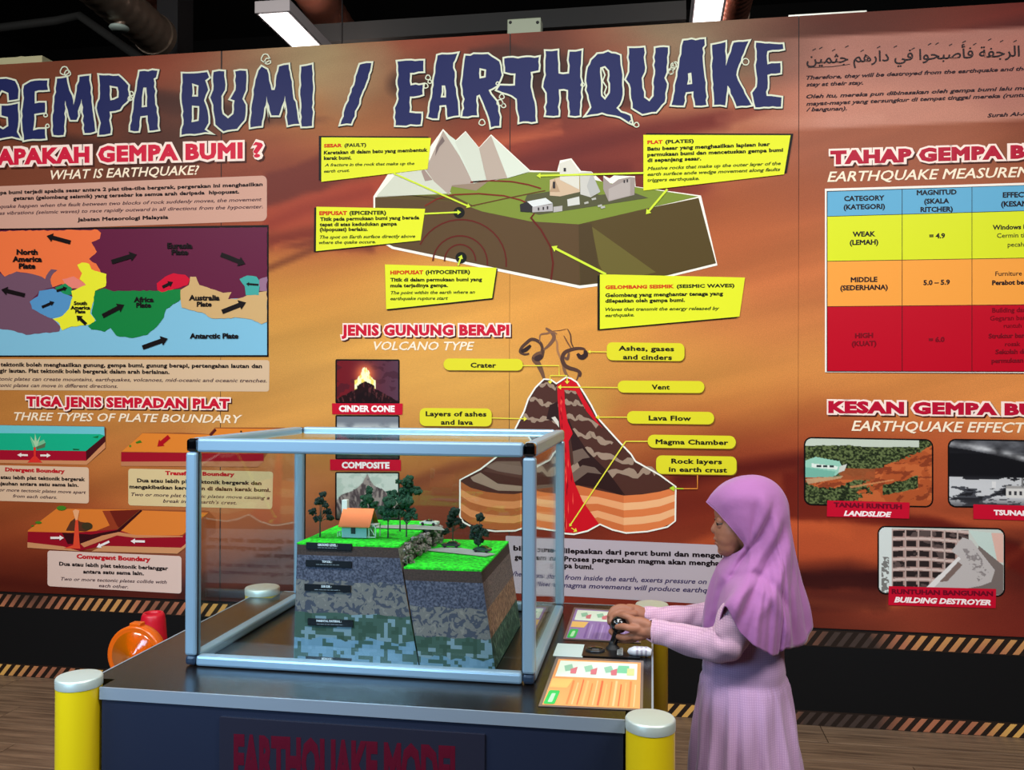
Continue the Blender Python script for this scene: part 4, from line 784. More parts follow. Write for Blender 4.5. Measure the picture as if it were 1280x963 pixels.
for s, cx, y, h, col, bd in (('CATEGORY',374,251,18,CK,.04),('(KATEGORI)',374,284,18,CK,.04),('MAGNITUD',655,228,18,CK,.04),('(SKALA',655,262,18,CK,.04),('RITCHER)',655,294,18,CK,.04),('EFFECT',962,238,19,CK,.04),('(KESAN)',962,273,19,CK,.04),
  ('WEAK',373,390,18,CK,.04),('(LEMAH)',373,422,18,CK,.04),('= 4.9',657,397,18,CK,.04),('MIDDLE',373,567,18,CK,.04),('(SEDERHANA)',373,598,18,CK,.04),('5.0 – 5.9',655,578,18,CK,.04),('HIGH',373,784,18,CR,.05),('(KUAT)',373,815,18,CR,.05),('= 6.0',655,800,18,CR,.05),
  ('Windows break',965,362,17,CK,.035),('Cermin tingkap',975,394,17,CK,.01),('pecah',962,430,17,CK,.01),('Furniture moves',975,542,17,CK,.01),('Perabot bergerak',970,577,17,CK,.045),
  ('Building damage',960,684,17,CR,.03),('Gegaran bangunan',965,715,17,CR,.02),('runtuh',950,745,16,CR,.02),('Struktur bangunan',960,784,17,CR,.045),('rosak',950,816,16,CR,.03),('Sekolah dan',950,846,17,CR,.045),('permukaan retak',965,880,17,CR,.045)):
    q.textc(s, cx, y, h, col, 6, bold=bd, wx=1.12, slope=-.02)
q.build('chart_text', ch)

# ================================================================== DISPLAY TABLE
TX0, TX1, TY0, TY1, TZ = -1.1746, .0046, 1.654, 2.5323, .7514
m_top = mat('black_laminate', (17, 14, 13), .24, spec=.4, bump=.03, bscale=300); m_navy = mat('navy_panel', (22, 30, 52), .5, bump=.05, bscale=200); m_alu = mat('anodised_aluminium', (176, 190, 204), .38, metal=.55)
m_alu2 = mat('brushed_steel', (196, 204, 196), .3, metal=.8); m_rub = mat('black_rubber', (18, 18, 20), .6)
tb = thing('display_table', 'black display table edged with aluminium trim, carrying the glass case', 'table', ((TX0+TX1)/2, (TY0+TY1)/2, 0))
def notched(i_, n_, z0, z1, m, nm):
    x0, x1, y0, y1 = TX0+i_, TX1-i_, TY0+i_, TY1-i_; n_ = n_-i_; nx, ny = .072-i_, .092-i_; b = MB()
    b.prism([(x0+n_, y0), (x1-n_, y0), (x1-n_, y0+n_), (x1, y0+n_), (x1, y1-ny), (x1-nx, y1-ny), (x1-nx, y1), (x0+nx, y1), (x0+nx, y1-ny), (x0, y1-ny), (x0, y0+n_), (x0+n_, y0+n_)], z0, z1, m); return b.build(nm, tb)
NT = .053
notched(.004, NT, TZ-.022, TZ, m_top, 'tabletop')
for lo, hi in (((TX0+NT, TY0, TZ-.024), (TX1-NT, TY0+.004, TZ+.0008)), ((TX0+.072, TY1-.004, TZ-.024), (TX1-.072, TY1, TZ+.0008)), ((TX0, TY0+NT, TZ-.024), (TX0+.004, TY1-.092, TZ+.0008)), ((TX1-.004, TY0+NT, TZ-.024), (TX1, TY1-.092, TZ+.0008))):
    b = MB(); b.box(lo, hi, m_alu); b.build('edge_trim', tb)
for lo, hi in (((TX0+.056, TY0+.004, .02), (TX1-.056, TY0+.022, TZ-.022)), ((TX0+.075, TY1-.022, .02), (TX1-.075, TY1-.006, TZ-.022)), ((TX0+.006, TY0+.056, .02), (TX0+.022, TY1-.095, TZ-.022)), ((TX1-.022, TY0+.056, .02), (TX1-.006, TY1-.095, TZ-.022))):
    b = MB(); b.box(lo, hi, m_navy); b.build('side_panel', tb)
b = MB(); b.box((TX0+.08, TY0+.08, 0), (TX1-.08, TY1-.1, .02), m_rub); b.build('plinth', tb)
# title plate on the front
a0 = P(275, 903, 'y', TY0); a1 = P(606, 918, 'y', TY0)
b = MB(); b.box((a0.x, TY0-.002, .52), (a1.x, TY0+.0038, a1.z-.001), mat('smoked_acrylic', (36, 36, 50), .35)); pl = b.build('title_plate', tb); pl['label'] = 'smoked plate with dark red lettering'
pp = PR((0, 0, 1), lambda px, py, L: P(px, py, 'y', TY0-.0024-L*.0003))
t0 = P(291, 921, 'y', TY0)
pp.text('EARTHQUAKE MODEL', (292, 976), (578, 992), 54, (88, 16, 34), 0, bold=.055, spacing=1.0); pp.build('plate_lettering', pl)

# bollards
m_yel = mat('yellow_enamel', (240, 206, 18), .32, coat=.3)
for (px, py, lab) in ((99, 845, 'yellow bollard with steel cap at the front left corner of the table'), (813, 897, 'yellow bollard with steel cap at the front right corner of the table'), (815, 755, 'yellow bollard behind the reaching hands, at the rear right table corner'), (328, 734, 'bollard whose steel cap shows through the glass case at the rear left')):
    q = P(px, py, 'z', .772); r = .0445
    if px == 328: r = .05
    t = thing('bollard', lab, 'bollard', (q.x, q.y, 0), 'yellow bollards at the table corners')
    b = MB(); b.lathe((q.x, q.y, 0), [(r, 0), (r, .752)], m_yel, 48); b.build('post', t)
    b = MB(); b.lathe((q.x, q.y, 0), [(r+.001, .7525), (r+.0012, .769), (r-.001, .772), (r-.003, .7725), (.0001, .7725)], mat('spun_steel', (206, 216, 206), .42, metal=.45), 48); b.build('cap', t)
    b = MB(); b.lathe((q.x, q.y, 0), [(r+.006, 0), (r+.006, .006), (r+.001, .008)], m_alu2, 40); b.build('base_flange', t)

# ================================================================== GLASS CASE
CX0, CX1, CY0, CY1, CZ0, CZ1 = -1.0243, -.2395, 1.8132, 2.4397, TZ+.001, 1.2574
case = thing('display_case', 'large glass case with aluminium frame over the soil model', 'display case', ((CX0+CX1)/2, (CY0+CY1)/2, CZ0))
m_frame = mat('case_aluminium', (142, 172, 192), .32, metal=.3); m_ch = mat('chrome_joint', (150, 160, 172), .08, metal=1); m_dkj = mat('dark_plastic_joint', (34, 50, 70), .35)
S = .027; RH = .031
def rail(lo, hi, nm):
    b = MB(); b.box(lo, hi, m_frame, bev=.0055); b.build(nm, case)
for x in (CX0, CX1-S):
    for y in (CY0, CY1-S): rail((x, y, CZ0+.022), (x+S, y+S, CZ1-RH), 'post')
for z0, z1 in ((CZ1-RH, CZ1), (CZ0, CZ0+.023)):
    for y in (CY0, CY1-S): rail((CX0+S, y, z0), (CX1-S, y+S, z1), 'rail')
    for x in (CX0, CX1-S): rail((x, CY0+S, z0), (x+S, CY1-S, z1), 'rail')
    for x in (CX0, CX1-S):
        for y in (CY0, CY1-S):
            b = MB(); b.box((x+.0005, y+.0005, z0+.0005), (x+S-.0005, y+S-.0005, z1-.0005), m_ch if z0 > 1 else m_dkj, bev=.007); j = b.build('corner_joint', case); j['label'] = 'chrome corner joint' if z0 > 1 else 'dark plastic corner joint'
def glassmat():
    m = bpy.data.materials.new('case_glass'); m.use_nodes = True; nt = m.node_tree; nt.nodes.clear()
    o = nt.nodes.new('ShaderNodeOutputMaterial'); mx = nt.nodes.new('ShaderNodeMixShader'); t = nt.nodes.new('ShaderNodeBsdfTransparent'); g = nt.nodes.new('ShaderNodeBsdfGlossy'); f = nt.nodes.new('ShaderNodeLayerWeight'); f.inputs[0].default_value = .5
    pw = nt.nodes.new('ShaderNodeMath'); pw.operation = 'POWER'; pw.inputs[1].default_value = 5; ma = nt.nodes.new('ShaderNodeMath'); ma.operation = 'MULTIPLY_ADD'; ma.inputs[1].default_value = .9; ma.inputs[2].default_value = .035
    nt.links.new(f.outputs['Facing'], pw.inputs[0]); nt.links.new(pw.outputs[0], ma.inputs[0])
    t.inputs[0].default_value = (.965, .985, .978, 1); g.inputs['Roughness'].default_value = .02; g.inputs[0].default_value = (.9, 1, .97, 1)
    nt.links.new(ma.outputs[0], mx.inputs[0]); nt.links.new(t.outputs[0], mx.inputs[1]); nt.links.new(g.outputs[0], mx.inputs[2]); nt.links.new(mx.outputs[0], o.inputs[0]); return m
m_gl = glassmat(); g = .002; c2 = S/2
def pane(lo, hi):
    b = MB(); b.box(lo, hi, m_gl); b.build('glass_pane', case)
pz0, pz1 = CZ0+.018, CZ1-.026
pane((CX0+.022, CY0+c2-g, pz0), (CX1-.022, CY0+c2+g, pz1)); pane((CX0+.022, CY1-c2-g, pz0), (CX1-.022, CY1-c2+g, pz1))
pane((CX0+c2-g, CY0+.022, pz0), (CX0+c2+g, CY1-.022, pz1)); pane((CX1-c2-g, CY0+.022, pz0), (CX1-c2+g, CY1-.022, pz1))
pane((CX0+.022, CY0+.022, CZ1-.014), (CX1-.022, CY1-.022, CZ1-.010))
# inner rubber glazing strips
for x in (CX0+S-.001, CX1-S-.002):
    for y in (CY0+.006, CY1-.012): 
        b = MB(); b.box((x, y, CZ0+.024), (x+.003, y+.004, CZ1-RH-.001), m_rub); b.build('glazing_strip', case)

# ================================================================== SOIL MODEL
SY0, SY1 = 1.90, 2.272
model = thing('soil_model', 'faulted soil block model with painted layers inside the glass case', 'model', (-.6, 2.08, TZ))
z_ = lambda px, py, y=SY0: P(px, py, 'y', y).z
x_ = lambda px, py, y=SY0: P(px, py, 'y', y).x
ZL = P(440, 680, 'y', SY0).z; ZR = P(550, 710, 'y', SY0).z; ZB = TZ+.002
xl_t, xl_b = x_(371.5, 677), x_(367, 835); fx_t, fx_b = x_(497, 682), x_(523, 838); rx_t, rx_b = x_(601, 714), x_(619, 838)
fbk_t = P(551, 647, 'z', ZL).x; fbk_b = fbk_t+(fx_b-fx_t)
def mixc(a, b_, t): return a+(b_-a)*t
def XL(z, v): return mixc(xl_b, xl_t, (z-ZB)/(ZL-ZB))
def XF(z, v): t = (z-ZB)/(ZL-ZB); return mixc(mixc(fx_b, fx_t, t), mixc(fbk_b, fbk_t, t), v)
def XR(z, v): t = (z-ZB)/(ZR-ZB); return mixc(rx_b, rx_t, t)
def soil_mat(name, base, kind, dark, light, scale):
    m = bpy.data.materials.new(name); m.use_nodes = True; nt = m.node_tree; p = nt.nodes['Principled BSDF']; p.inputs['Roughness'].default_value = .7
    t = nt.nodes.new('ShaderNodeTexCoord'); mpn = nt.nodes.new('ShaderNodeMapping'); nt.links.new(t.outputs['Object'], mpn.inputs[0]); r = nt.nodes.new('ShaderNodeValToRGB'); r.color_ramp.interpolation = 'CONSTANT'
    e = r.color_ramp.elements; e[0].color = lin(dark); e[1].color = lin(base); P1, P2 = {'speck': (.46, .62), 'flake': (.44, .66), 'pixel': (.44, .55), 'streak': (.45, .58)}[kind]; e[1].position = P1; q = e.new(P2); q.color = lin(light)
    if kind == 'speck': n = nt.nodes.new('ShaderNodeTexNoise'); n.inputs['Scale'].default_value = scale; n.inputs['Detail'].default_value = 2; nt.links.new(mpn.outputs[0], n.inputs['Vector']); out = n.outputs[0]
    elif kind == 'flake': n = nt.nodes.new('ShaderNodeTexNoise'); n.inputs['Scale'].default_value = scale; n.inputs['Detail'].default_value = 1; n.inputs['Distortion'].default_value = 1.2; nt.links.new(mpn.outputs[0], n.inputs['Vector']); out = n.outputs[0]
    elif kind == 'pixel':
        sn = nt.nodes.new('ShaderNodeVectorMath'); sn.operation = 'SNAP'; sn.inputs[1].default_value = (.0085, .0085, .0085); n = nt.nodes.new('ShaderNodeTexNoise'); n.inputs['Scale'].default_value = scale; n.inputs['Detail'].default_value = 2;
        nt.links.new(mpn.outputs[0], sn.inputs[0]); nt.links.new(sn.outputs[0], n.inputs['Vector']); out = n.outputs[0]
    elif kind == 'streak': mpn.inputs['Scale'].default_value = (1, 3.2, 1); mpn.inputs['Rotation'].default_value = (.5, 0, 0); n = nt.nodes.new('ShaderNodeTexNoise'); n.inputs['Scale'].default_value = scale; n.inputs['Detail'].default_value = 2; nt.links.new(mpn.outputs[0], n.inputs['Vector']); out = n.outputs[0]
    nt.links.new(out, r.inputs[0]); nt.links.new(r.outputs[0], p.inputs['Base Color']); return m
M_tur = mat('topsoil_brown', (66, 50, 44), .85, bump=.5, bscale=250, vary=.2)
M_spk = soil_mat('soil_speckled', (80, 82, 100), 'speck', (50, 53, 70), (104, 105, 120), 190); M_flk = soil_mat('soil_flaked', (116, 112, 108), 'flake', (66, 70, 84), (134, 128, 120), 62)
M_cam = soil_mat('soil_green_pixels', (60, 88, 76), 'pixel', (46, 74, 60), (120, 146, 156), 32); M_blu = soil_mat('bedrock_blue_pixels', (104, 142, 164), 'pixel', (56, 88, 80), (112, 150, 174), 38)
M_sp2 = soil_mat('soil_speckled_side', (122, 106, 98), 'speck', (84, 74, 74), (142, 126, 114), 240); M_fl2 = soil_mat('soil_flaked_side', (150, 112, 84), 'streak', (98, 70, 56), (186, 148, 112), 90); M_ca2 = soil_mat('soil_green_side', (48, 84, 66), 'streak', (34, 62, 50), (110, 140, 112), 60)
M_dirt = mat('fault_dirt', (120, 112, 106), .95, bump=1, bscale=200, vary=.35)
M_gr = mat('turf_green', (30, 196, 30), .9, bump=1, bscale=130, vary=.32)
def slab(z1f, z0f, xa, xb, mf, ms, name, par, nseg=1):
    """layer between two heights (functions of u along x), with oblique sides"""
    b = MB(); n = 14; V = {}
    vs = []; idx = {}
    for jv, v in enumerate((0, 1)):
        for top in (0, 1):
            for i in range(n+1):
                u = i/n; z = (z1f if top else z0f)(u); X0, X1 = xa(z, v), xb(z, v); idx[(jv, top, i)] = len(vs); vs.append((mixc(X0, X1, u), mixc(SY0, SY1, v), z))
    F = [(idx[0,0,i], idx[0,0,i+1], idx[0,1,i+1], idx[0,1,i]) for i in range(n)]; B_ = [(idx[1,0,i+1], idx[1,0,i], idx[1,1,i], idx[1,1,i+1]) for i in range(n)]
    T_ = [(idx[0,1,i], idx[0,1,i+1], idx[1,1,i+1], idx[1,1,i]) for i in range(n)]; D_ = [(idx[0,0,i+1], idx[0,0,i], idx[1,0,i], idx[1,0,i+1]) for i in range(n)]
    b.add(vs, F+B_+T_+D_, mf); b.add(vs, [(idx[0,0,n], idx[1,0,n], idx[1,1,n], idx[0,1,n]), (idx[1,0,0], idx[0,0,0], idx[0,1,0], idx[1,1,0])], ms); return b.build(name, par)
def H(px, py): return P(px, py, 'y', SY0).z
LB = [H(440,681), H(440,695.5), H(440,728), H(440,768), H(440,800), ZB]
RB = [H(555,711), H(555,727), H(555,760), H(555,797), H(555,822), ZB]
wv = lambda z, a, s: (lambda u: z+a*math.sin(u*17+s)+a*.6*math.sin(u*41+s*2))
for nm, Bd, xa, xb, sides in (('left', LB, XL, XF, (M_dirt, M_sp2, M_fl2, M_ca2, M_ca2)), ('right', RB, lambda z, v: XF(z, v)+.0035, XR, (M_tur, M_sp2, M_fl2, M_ca2, M_ca2))):
    fs_ = [lambda u, z=Bd[0]-.004: z, lambda u, z=Bd[1]: z-.001, wv(Bd[2], .002, 1), wv(Bd[3], .002, 2), wv(Bd[4]+0, .004, 3), lambda u: ZB]
    for k, (mf, ms) in enumerate(zip((M_tur, M_spk, M_flk, M_cam, M_blu), sides)):
        slab(fs_[k], fs_[k+1], xa, xb, mf, ms, 'soil_layer', model)
    slab(lambda u, z=Bd[0]: z, lambda u, z=Bd[0]-.004: z, lambda z, v: xa(z, v)-(.001 if nm == 'left' else -.002), lambda z, v: xb(z, v)+.001, M_gr, M_gr, 'turf', model)
# rough dirt on the scarp and grey roads
b = MB()
for i in range(130):
    v = random.random(); z = ZR+random.random()**1.4*(ZL-ZR-.004); b.ico((XF(z, v)+.006+random.uniform(-.004, .012), mixc(SY0+.01, SY1-.01, v), z), random.uniform(.003, .009)*(.6+v*.9), M_dirt, 1, .35, smooth=False)
tag(b.build('scarp_rubble', model), None, None, kind='stuff')
m_road = mat('model_road', (150, 156, 150), .8, bump=.3, bscale=300)
def flatpoly(b, pts, z, m): b.add([tuple(P(q[0], q[1], 'z', z)) for q in pts], [tuple(range(len(pts)))], m)
b = MB(); flatpoly(b, [(466,660),(470,657),(520,656),(552,659),(556,663),(528,662)], ZL+.0008, m_road); b.build('road', model)
b = MB(); flatpoly(b, [(528,688),(556,684),(575,685),(612,691),(620,693),(606,696),(570,692)], ZR+.0008, m_road); b.build('road', model)
# caption plates on the front
def plateq(x0, y0, x1, y1, lines, yy=SY0):
    a, c = P(x0, y0, 'y', yy-.004), P(x1, y1, 'y', yy-.004); d = P(x1, y0+(x1-x0)*.04, 'y', yy-.004)
    b = MB(); b.box((a.x, yy-.004, c.z), (c.x, yy-.0004, a.z-.0015), mat('black_plate', (14, 16, 22), .4)); o = b.build('caption_plate', model)
    t = PR((0, 0, 1), lambda px, py, L: P(px, py, 'y', yy-.0045))
    for s, xa, xb, y, h, c_ in lines:
        if s: t.text(s, (xa, y), (xb, y+(xb-xa)*.03), h, c_, 1, bold=.05); continue
        x = xa                     # second line too small to read in the photograph: broken pale strokes
        while x < xb: l = random.uniform(2, 5); t.stroke([(x, y-h/2+(x-xa)*.03), (min(x+l, xb), y-h/2+(x+l-xa)*.03)], h*.6, c_, 1); x += l+.9
    t.build('plate_text', o)
W1, W2 = (214, 222, 226), (120, 130, 136)
plateq(382.5, 677.5, 439.5, 688.5, [('GROUND LEVEL :', 397, 422, 682.6, 2.8, W1), ('', 397, 421, 685.6, 1.6, W2)])
plateq(382, 699.5, 439, 710.5, [('TOP SOIL :', 402.5, 415, 703.6, 2.4, W1), ('', 395, 424, 706.6, 1.5, W2)])
plateq(380.5, 729.5, 438, 741, [('SUB SOIL :', 401.5, 414.5, 734.6, 2.6, W1), ('', 393, 425, 738.2, 1.6, W2)])
plateq(384.5, 772.5, 441, 784.5, [('PARENTAL MATERIAL :', 395.5, 427, 777.5, 2.4, W1), ('', 396, 429, 781.3, 1.6, W2)])
plateq(382, 820, 439, 829, [('BEDROCK :', 402, 416, 825, 2.4, W1)])

# ---- house on the model
hz = ZL+.0005
ha, hb_ = P(424, 673.5, 'z', hz), P(461, 671.5, 'z', hz); hy0 = (ha.y+hb_.y)/2; hx0, hx1 = ha.x, hb_.x; hd = .052; hh = .030
house = thing('model_house', 'toy house with orange roof and white chimney on the green turf', 'model house', ((hx0+hx1)/2, hy0+hd/2, hz))
m_hw = mat('house_wall', (142, 178, 190), .6); m_or = mat('orange_roof', (236, 122, 66), .55); m_wh = mat('model_white', (214, 220, 214), .6)
b = MB(); b.prism([(hy0, hz), (hy0+hd, hz), (hy0+hd, hz+hh), (hy0+hd/2, hz+hh+.030), (hy0, hz+hh)], hx0, hx1, m_hw, axis='x'); b.build('walls', house)
yr = hy0+hd/2; rz = hz+hh+.0335
for sgn in (1, -1):
    b = MB(); ye = yr-sgn*(hd/2+.008); ze = hz+hh-.005
    A_ = [(hx0-.006, ye, ze), (hx1+.010, ye, ze), (hx1+.010, yr, rz), (hx0-.006, yr, rz)]
    b.add([tuple(q) for q in A_]+[(q[0], q[1], q[2]+.0022) for q in A_], [(0,1,2,3),(7,6,5,4),(0,4,5,1),(1,5,6,2),(2,6,7,3),(3,7,4,0)], m_or); b.build('roof_slope', house)
cp = P(431.5, 636, 'y', yr+.004); b = MB(); b.box((cp.x-.0065, yr-.002, hz+hh+.01), (cp.x+.0065, yr+.012, rz+.021), m_wh, bev=.0006); b.build('chimney', house)
dx = P(441.5, 665, 'y', hy0).x; b = MB(); b.box((dx-.0055, hy0-.0012, hz+.009), (dx+.0055, hy0+.001, hz+.024), mat('model_dark', (24, 32, 40), .4), bev=.0004); b.build('window', house)
b = MB()
for x in (hx1+.004, hx1+.020): b.box((x, hy0+.002, hz), (x+.0022, hy0+.0042, hz+hh), m_wh); b.box((x, hy0+.036, hz), (x+.0022, hy0+.0382, hz+hh), m_wh)
for z in (.001, hh-.003): b.box((hx1, hy0+.002, hz+z), (hx1+.0222, hy0+.004, hz+z+.002), m_wh)
b.tube([(hx1+.005, hy0+.003, hz+hh-.003), (hx1+.021, hy0+.003, hz+.003)], .001, m_wh, 6)
b.box((hx1+.001, hy0+.002, hz+hh-.002), (hx1+.0222, hy0+.0382, hz+hh), m_wh); b.build('porch_frame', house)
b = MB(); gz = hz
for k in range(4): b.box((hx0-.012, hy0+.004+k*.014, gz), (hx0-.0105, hy0+.0055+k*.014, gz+.012), m_wh)
b.box((hx0-.0118, hy0+.002, gz+.009), (hx0-.0108, hy0+.052, gz+.0108), m_wh); b.build('side_fence', house)

# ---- model trees
m_leaf = mat('model_foliage', (22, 62, 42), .9, bump=1, bscale=400, vary=.4); m_leaf2 = mat('model_foliage_dark', (20, 40, 32), .9, bump=1, bscale=400, vary=.4); m_bark = mat('model_bark', (52, 60, 50), .8)
def mtree(px, py, z, clumps, lab, ml, tw=.0016, lean=0):
    q = P(px, py, 'z', z); Y = q.y
    t = thing('model_tree', lab, 'model tree', (q.x, Y, z), 'small model trees on the turf')
    tops = [P(cx, cy, 'y', Y+random.uniform(-.012, .012)) for cx, cy, r in clumps]
    top = max(tops, key=lambda v: v.z)
    b = MB(); fork = Vector((q.x+lean*.3, Y, z+(top.z-z)*.35)); b.tube([(q.x, Y, z-.001), (q.x+lean*.1, Y, z+(fork.z-z)*.5), fork], [tw*1.4, tw, tw*.9], m_bark, 6)
    for tp in tops: b.tube([fork, fork.lerp(tp, .5)+Vector((0, 0, .002)), tp], [tw*.8, tw*.6, tw*.4], m_bark, 5)
    b.build('trunk', t)
    b = MB(); sc = (Y*.988+.1)/FPX
    for tp, (cx, cy, r) in zip(tops, clumps):
        R = r*sc
        for i in range(int(14+r*3)):
            d = Vector((random.gauss(0, 1), random.gauss(0, 1), random.gauss(0, 1))); d.normalize(); d *= R*random.random()**.5
            b.ico(tp+Vector((d.x, d.y, d.z*.8)), R*random.uniform(.26, .50), ml, 1, .35, smooth=False)
    b.build('foliage', t)
mtree(400, 671, hz, [(404,618,4.5),(400,627,6),(391,640,5),(397,648,5),(409,640,5),(412,648,5),(407,632,4)], 'dark thin tree at the left of the toy house', m_leaf2)
mtree(463, 655, hz, [(461,613,5),(459,624,7),(467,632,6),(455,632,5),(464,640,5)], 'green tree rising behind the roof of the toy house', m_leaf)
mtree(485, 672, hz, [(490,618,6),(487,628,8),(480,638,8),(492,640,8),(484,646,6)], 'bushy green tree right of the toy house', m_leaf)
mtree(500, 664, hz, [(510,602,7),(498,602,4),(508,614,8),(520,614,6),(502,624,7),(512,608,5)], 'tallest green tree with a crown of clumps', m_leaf)
mtree(508, 671, hz, [(508,628,8),(501,640,6),(514,640,6),(508,646,6),(519,646,4)], 'green tree on two thin stems right of the bushy one', m_leaf)
mtree(566, 679, ZR+.0005, [(568,640,6),(565,648,6),(572,652,5),(562,655,5),(578,658,4),(557,665,5)], 'dark tree growing on the lower turf beside the scarp', m_leaf2)
mtree(598, 684, ZR+.0005, [(600,647,5.5),(594,662,6),(602,666,7),(591,670,5),(609,668,3.5),(598,676,6),(601,659,3)], 'dark tree with one high clump near the right edge of the lower turf', m_leaf2)

# ---- toy cars
def toycar(px, py, z, ang, col, lab, open_top=False, L=.046):
    q = P(px, py, 'z', z); t = thing('toy_car', lab, 'toy car', (q.x, q.y, z+.0004), 'toy cars on the model roads')
    mb = mat('car_%d' % col[0], col, .3, coat=.5); md = mat('car_glass', (20, 26, 30), .15)
    R = Matrix.Rotation(ang, 4, 'Z'); s = L/4.2
    def rz(b, nm, par=t):
        b.v = [tuple(R @ Vector(v)+Vector((q.x, q.y, z+.0006))) for v in b.v]; return b.build(nm, par)
    b = MB(); pr_ = [(-2.1,.35),(-2.08,.75),(-1.2,.92),(1.3,.95),(2.05,.85),(2.1,.35)]
    b.prism([(x*s, zz*s) for x, zz in pr_], -.85*s, .85*s, mb, axis='y'); rz(b, 'car_body')
    b = MB(); cabin = [(-.85,.9),(-.3,1.3),(-.2,1.3),(-.7,.9)] if open_top else [(-1.0,.9),(-.4,1.38),(.8,1.4),(1.5,.93)]
    b.prism([(x*s, zz*s) for x, zz in cabin], -.72*s, .72*s, md, axis='y'); rz(b, 'windscreen')
    if open_top:
        b = MB(); b.box((-.5*s, -.65*s, .9*s), (1.0*s, .65*s, 1.0*s), md); b.box((.2*s, -.55*s, .9*s), (.4*s, -.1*s, 1.25*s), md); b.box((.2*s, .1*s, .9*s), (.4*s, .55*s, 1.25*s), md); rz(b, 'seats')
    for x in (-1.35, 1.3):
        for y in (-.8, .8):
            b = MB(); b.lathe((x*s, y*s-.1*s, .36*s), [(.0001, 0), (.36*s, 0), (.36*s, .2*s), (.0001, .2*s)], m_rub, 14, axis='y'); rz(b, 'wheel')
toycar(537, 657, hz, math.radians(-8), (206, 220, 212), 'white open sports car on the upper road behind the trees', True, .048)
toycar(564, 684.5, ZR+.0005, math.radians(4), (28, 34, 40), 'black toy car at the foot of the scarp', False, .046)
toycar(603, 690.5, ZR+.0005, math.radians(-10), (34, 56, 52), 'dark green toy car under the right tree', False, .044)

# ================================================================== THINGS ON THE TABLE
tzp = TZ+.0006
def tp_map(px, py, L): return P(px, py, 'z', tzp+.0016+L*.00025)
def sheet(quad, lab, base, top, bands):
    c_ = [P(q[0], q[1], 'z', tzp) for q in quad]; ctr = sum((Vector(v) for v in c_), Vector())/4
    t = thing('instruction_sheet', lab, 'instruction sheet', (ctr.x, ctr.y, tzp))
    b = MB(); vs = [tuple(v) for v in c_]+[(v.x, v.y, v.z+.0012) for v in c_]
    b.add(vs, [(3,2,1,0),(4,5,6,7),(0,1,5,4),(1,2,6,5),(2,3,7,6),(3,0,4,7)], mat('laminate_border', (120, 104, 96), .2)); b.build('laminate', t)
    def uv(u, v): 
        a = quad[0]; b2 = quad[1]; c2_ = quad[2]; d = quad[3]
        return ((a[0]*(1-u)+b2[0]*u)*(1-v)+(d[0]*(1-u)+c2_[0]*u)*v, (a[1]*(1-u)+b2[1]*u)*(1-v)+(d[1]*(1-u)+c2_[1]*u)*v)
    p = PR((0, 0, 1), tp_map); p.poly([uv(.03,.03), uv(.97,.03), uv(.97,.96), uv(.03,.96)], base, 0); p.poly([uv(.06,.06), uv(.93,.06), uv(.93,.38), uv(.06,.38)], (226, 240, 222), 1)
    for k, u0 in enumerate((.12, .34, .56)):
        p.poly([uv(u0,.16), uv(u0+.08,.12), uv(u0+.12,.24), uv(u0+.03,.27)], (150, 200, 170), 2); p.poly([uv(u0+.08,.22), uv(u0+.15,.17), uv(u0+.15,.31), uv(u0+.09,.31)], (214, 120, 128), 3)
    p.poly([uv(.72,.11), uv(.84,.11), uv(.84,.26), uv(.70,.26)], (130, 206, 160), 2); p.poly([uv(.82,.16), uv(.9,.16), uv(.9,.3), uv(.82,.3)], (216, 220, 150), 3)
    p.poly([uv(.04,.42), uv(.26,.42), uv(.22,.60), uv(.04,.60)], (236, 190, 110), 1); p.rrect(uv(.05,.66), uv(.16,.66), uv(.145,.94), uv(.035,.94), (60, 190, 90), 2, 2)
    p.rrect(uv(.085,.72), uv(.125,.72), uv(.115,.9), uv(.07,.9), (180, 232, 180), 3, 1)
    for k in range(14):
        u = .27+k*.05; p.stroke([uv(u,.45+.04*math.sin(k*2)), uv(u-.004,.7), uv(u-.01,.93)], 1.5 if k % 3 else 2.6, bands[k % len(bands)], 1)
    p.build('print', t)
sheet([(695.5,822),(804.5,827),(803.5,889),(673,883.5)], 'orange laminated instruction sheet at the near right of the table', (238, 164, 100), 0, [(226,136,80),(246,196,140),(222,110,70),(244,184,120)])
sheet([(717.5,760),(806,765.5),(801,804.5),(704,799.5)], 'purple laminated instruction sheet beyond the joystick', (150, 122, 176), 0, [(128,98,158),(178,156,200),(140,110,170)])
b = MB(); cq = [P(*q, 'z', tzp) for q in ((697,805),(731,806.5),(728,822.5),(691,820.5))]
b.add([tuple(v) for v in cq]+[(v.x, v.y, v.z+.001) for v in cq], [(3,2,1,0),(4,5,6,7),(0,1,5,4),(1,2,6,5),(2,3,7,6),(3,0,4,7)], mat('white_card', (206, 226, 222), .4))
tag(b.build('white_card', None, tuple(cq[0])), 'small blank white card between the two instruction sheets', 'card')
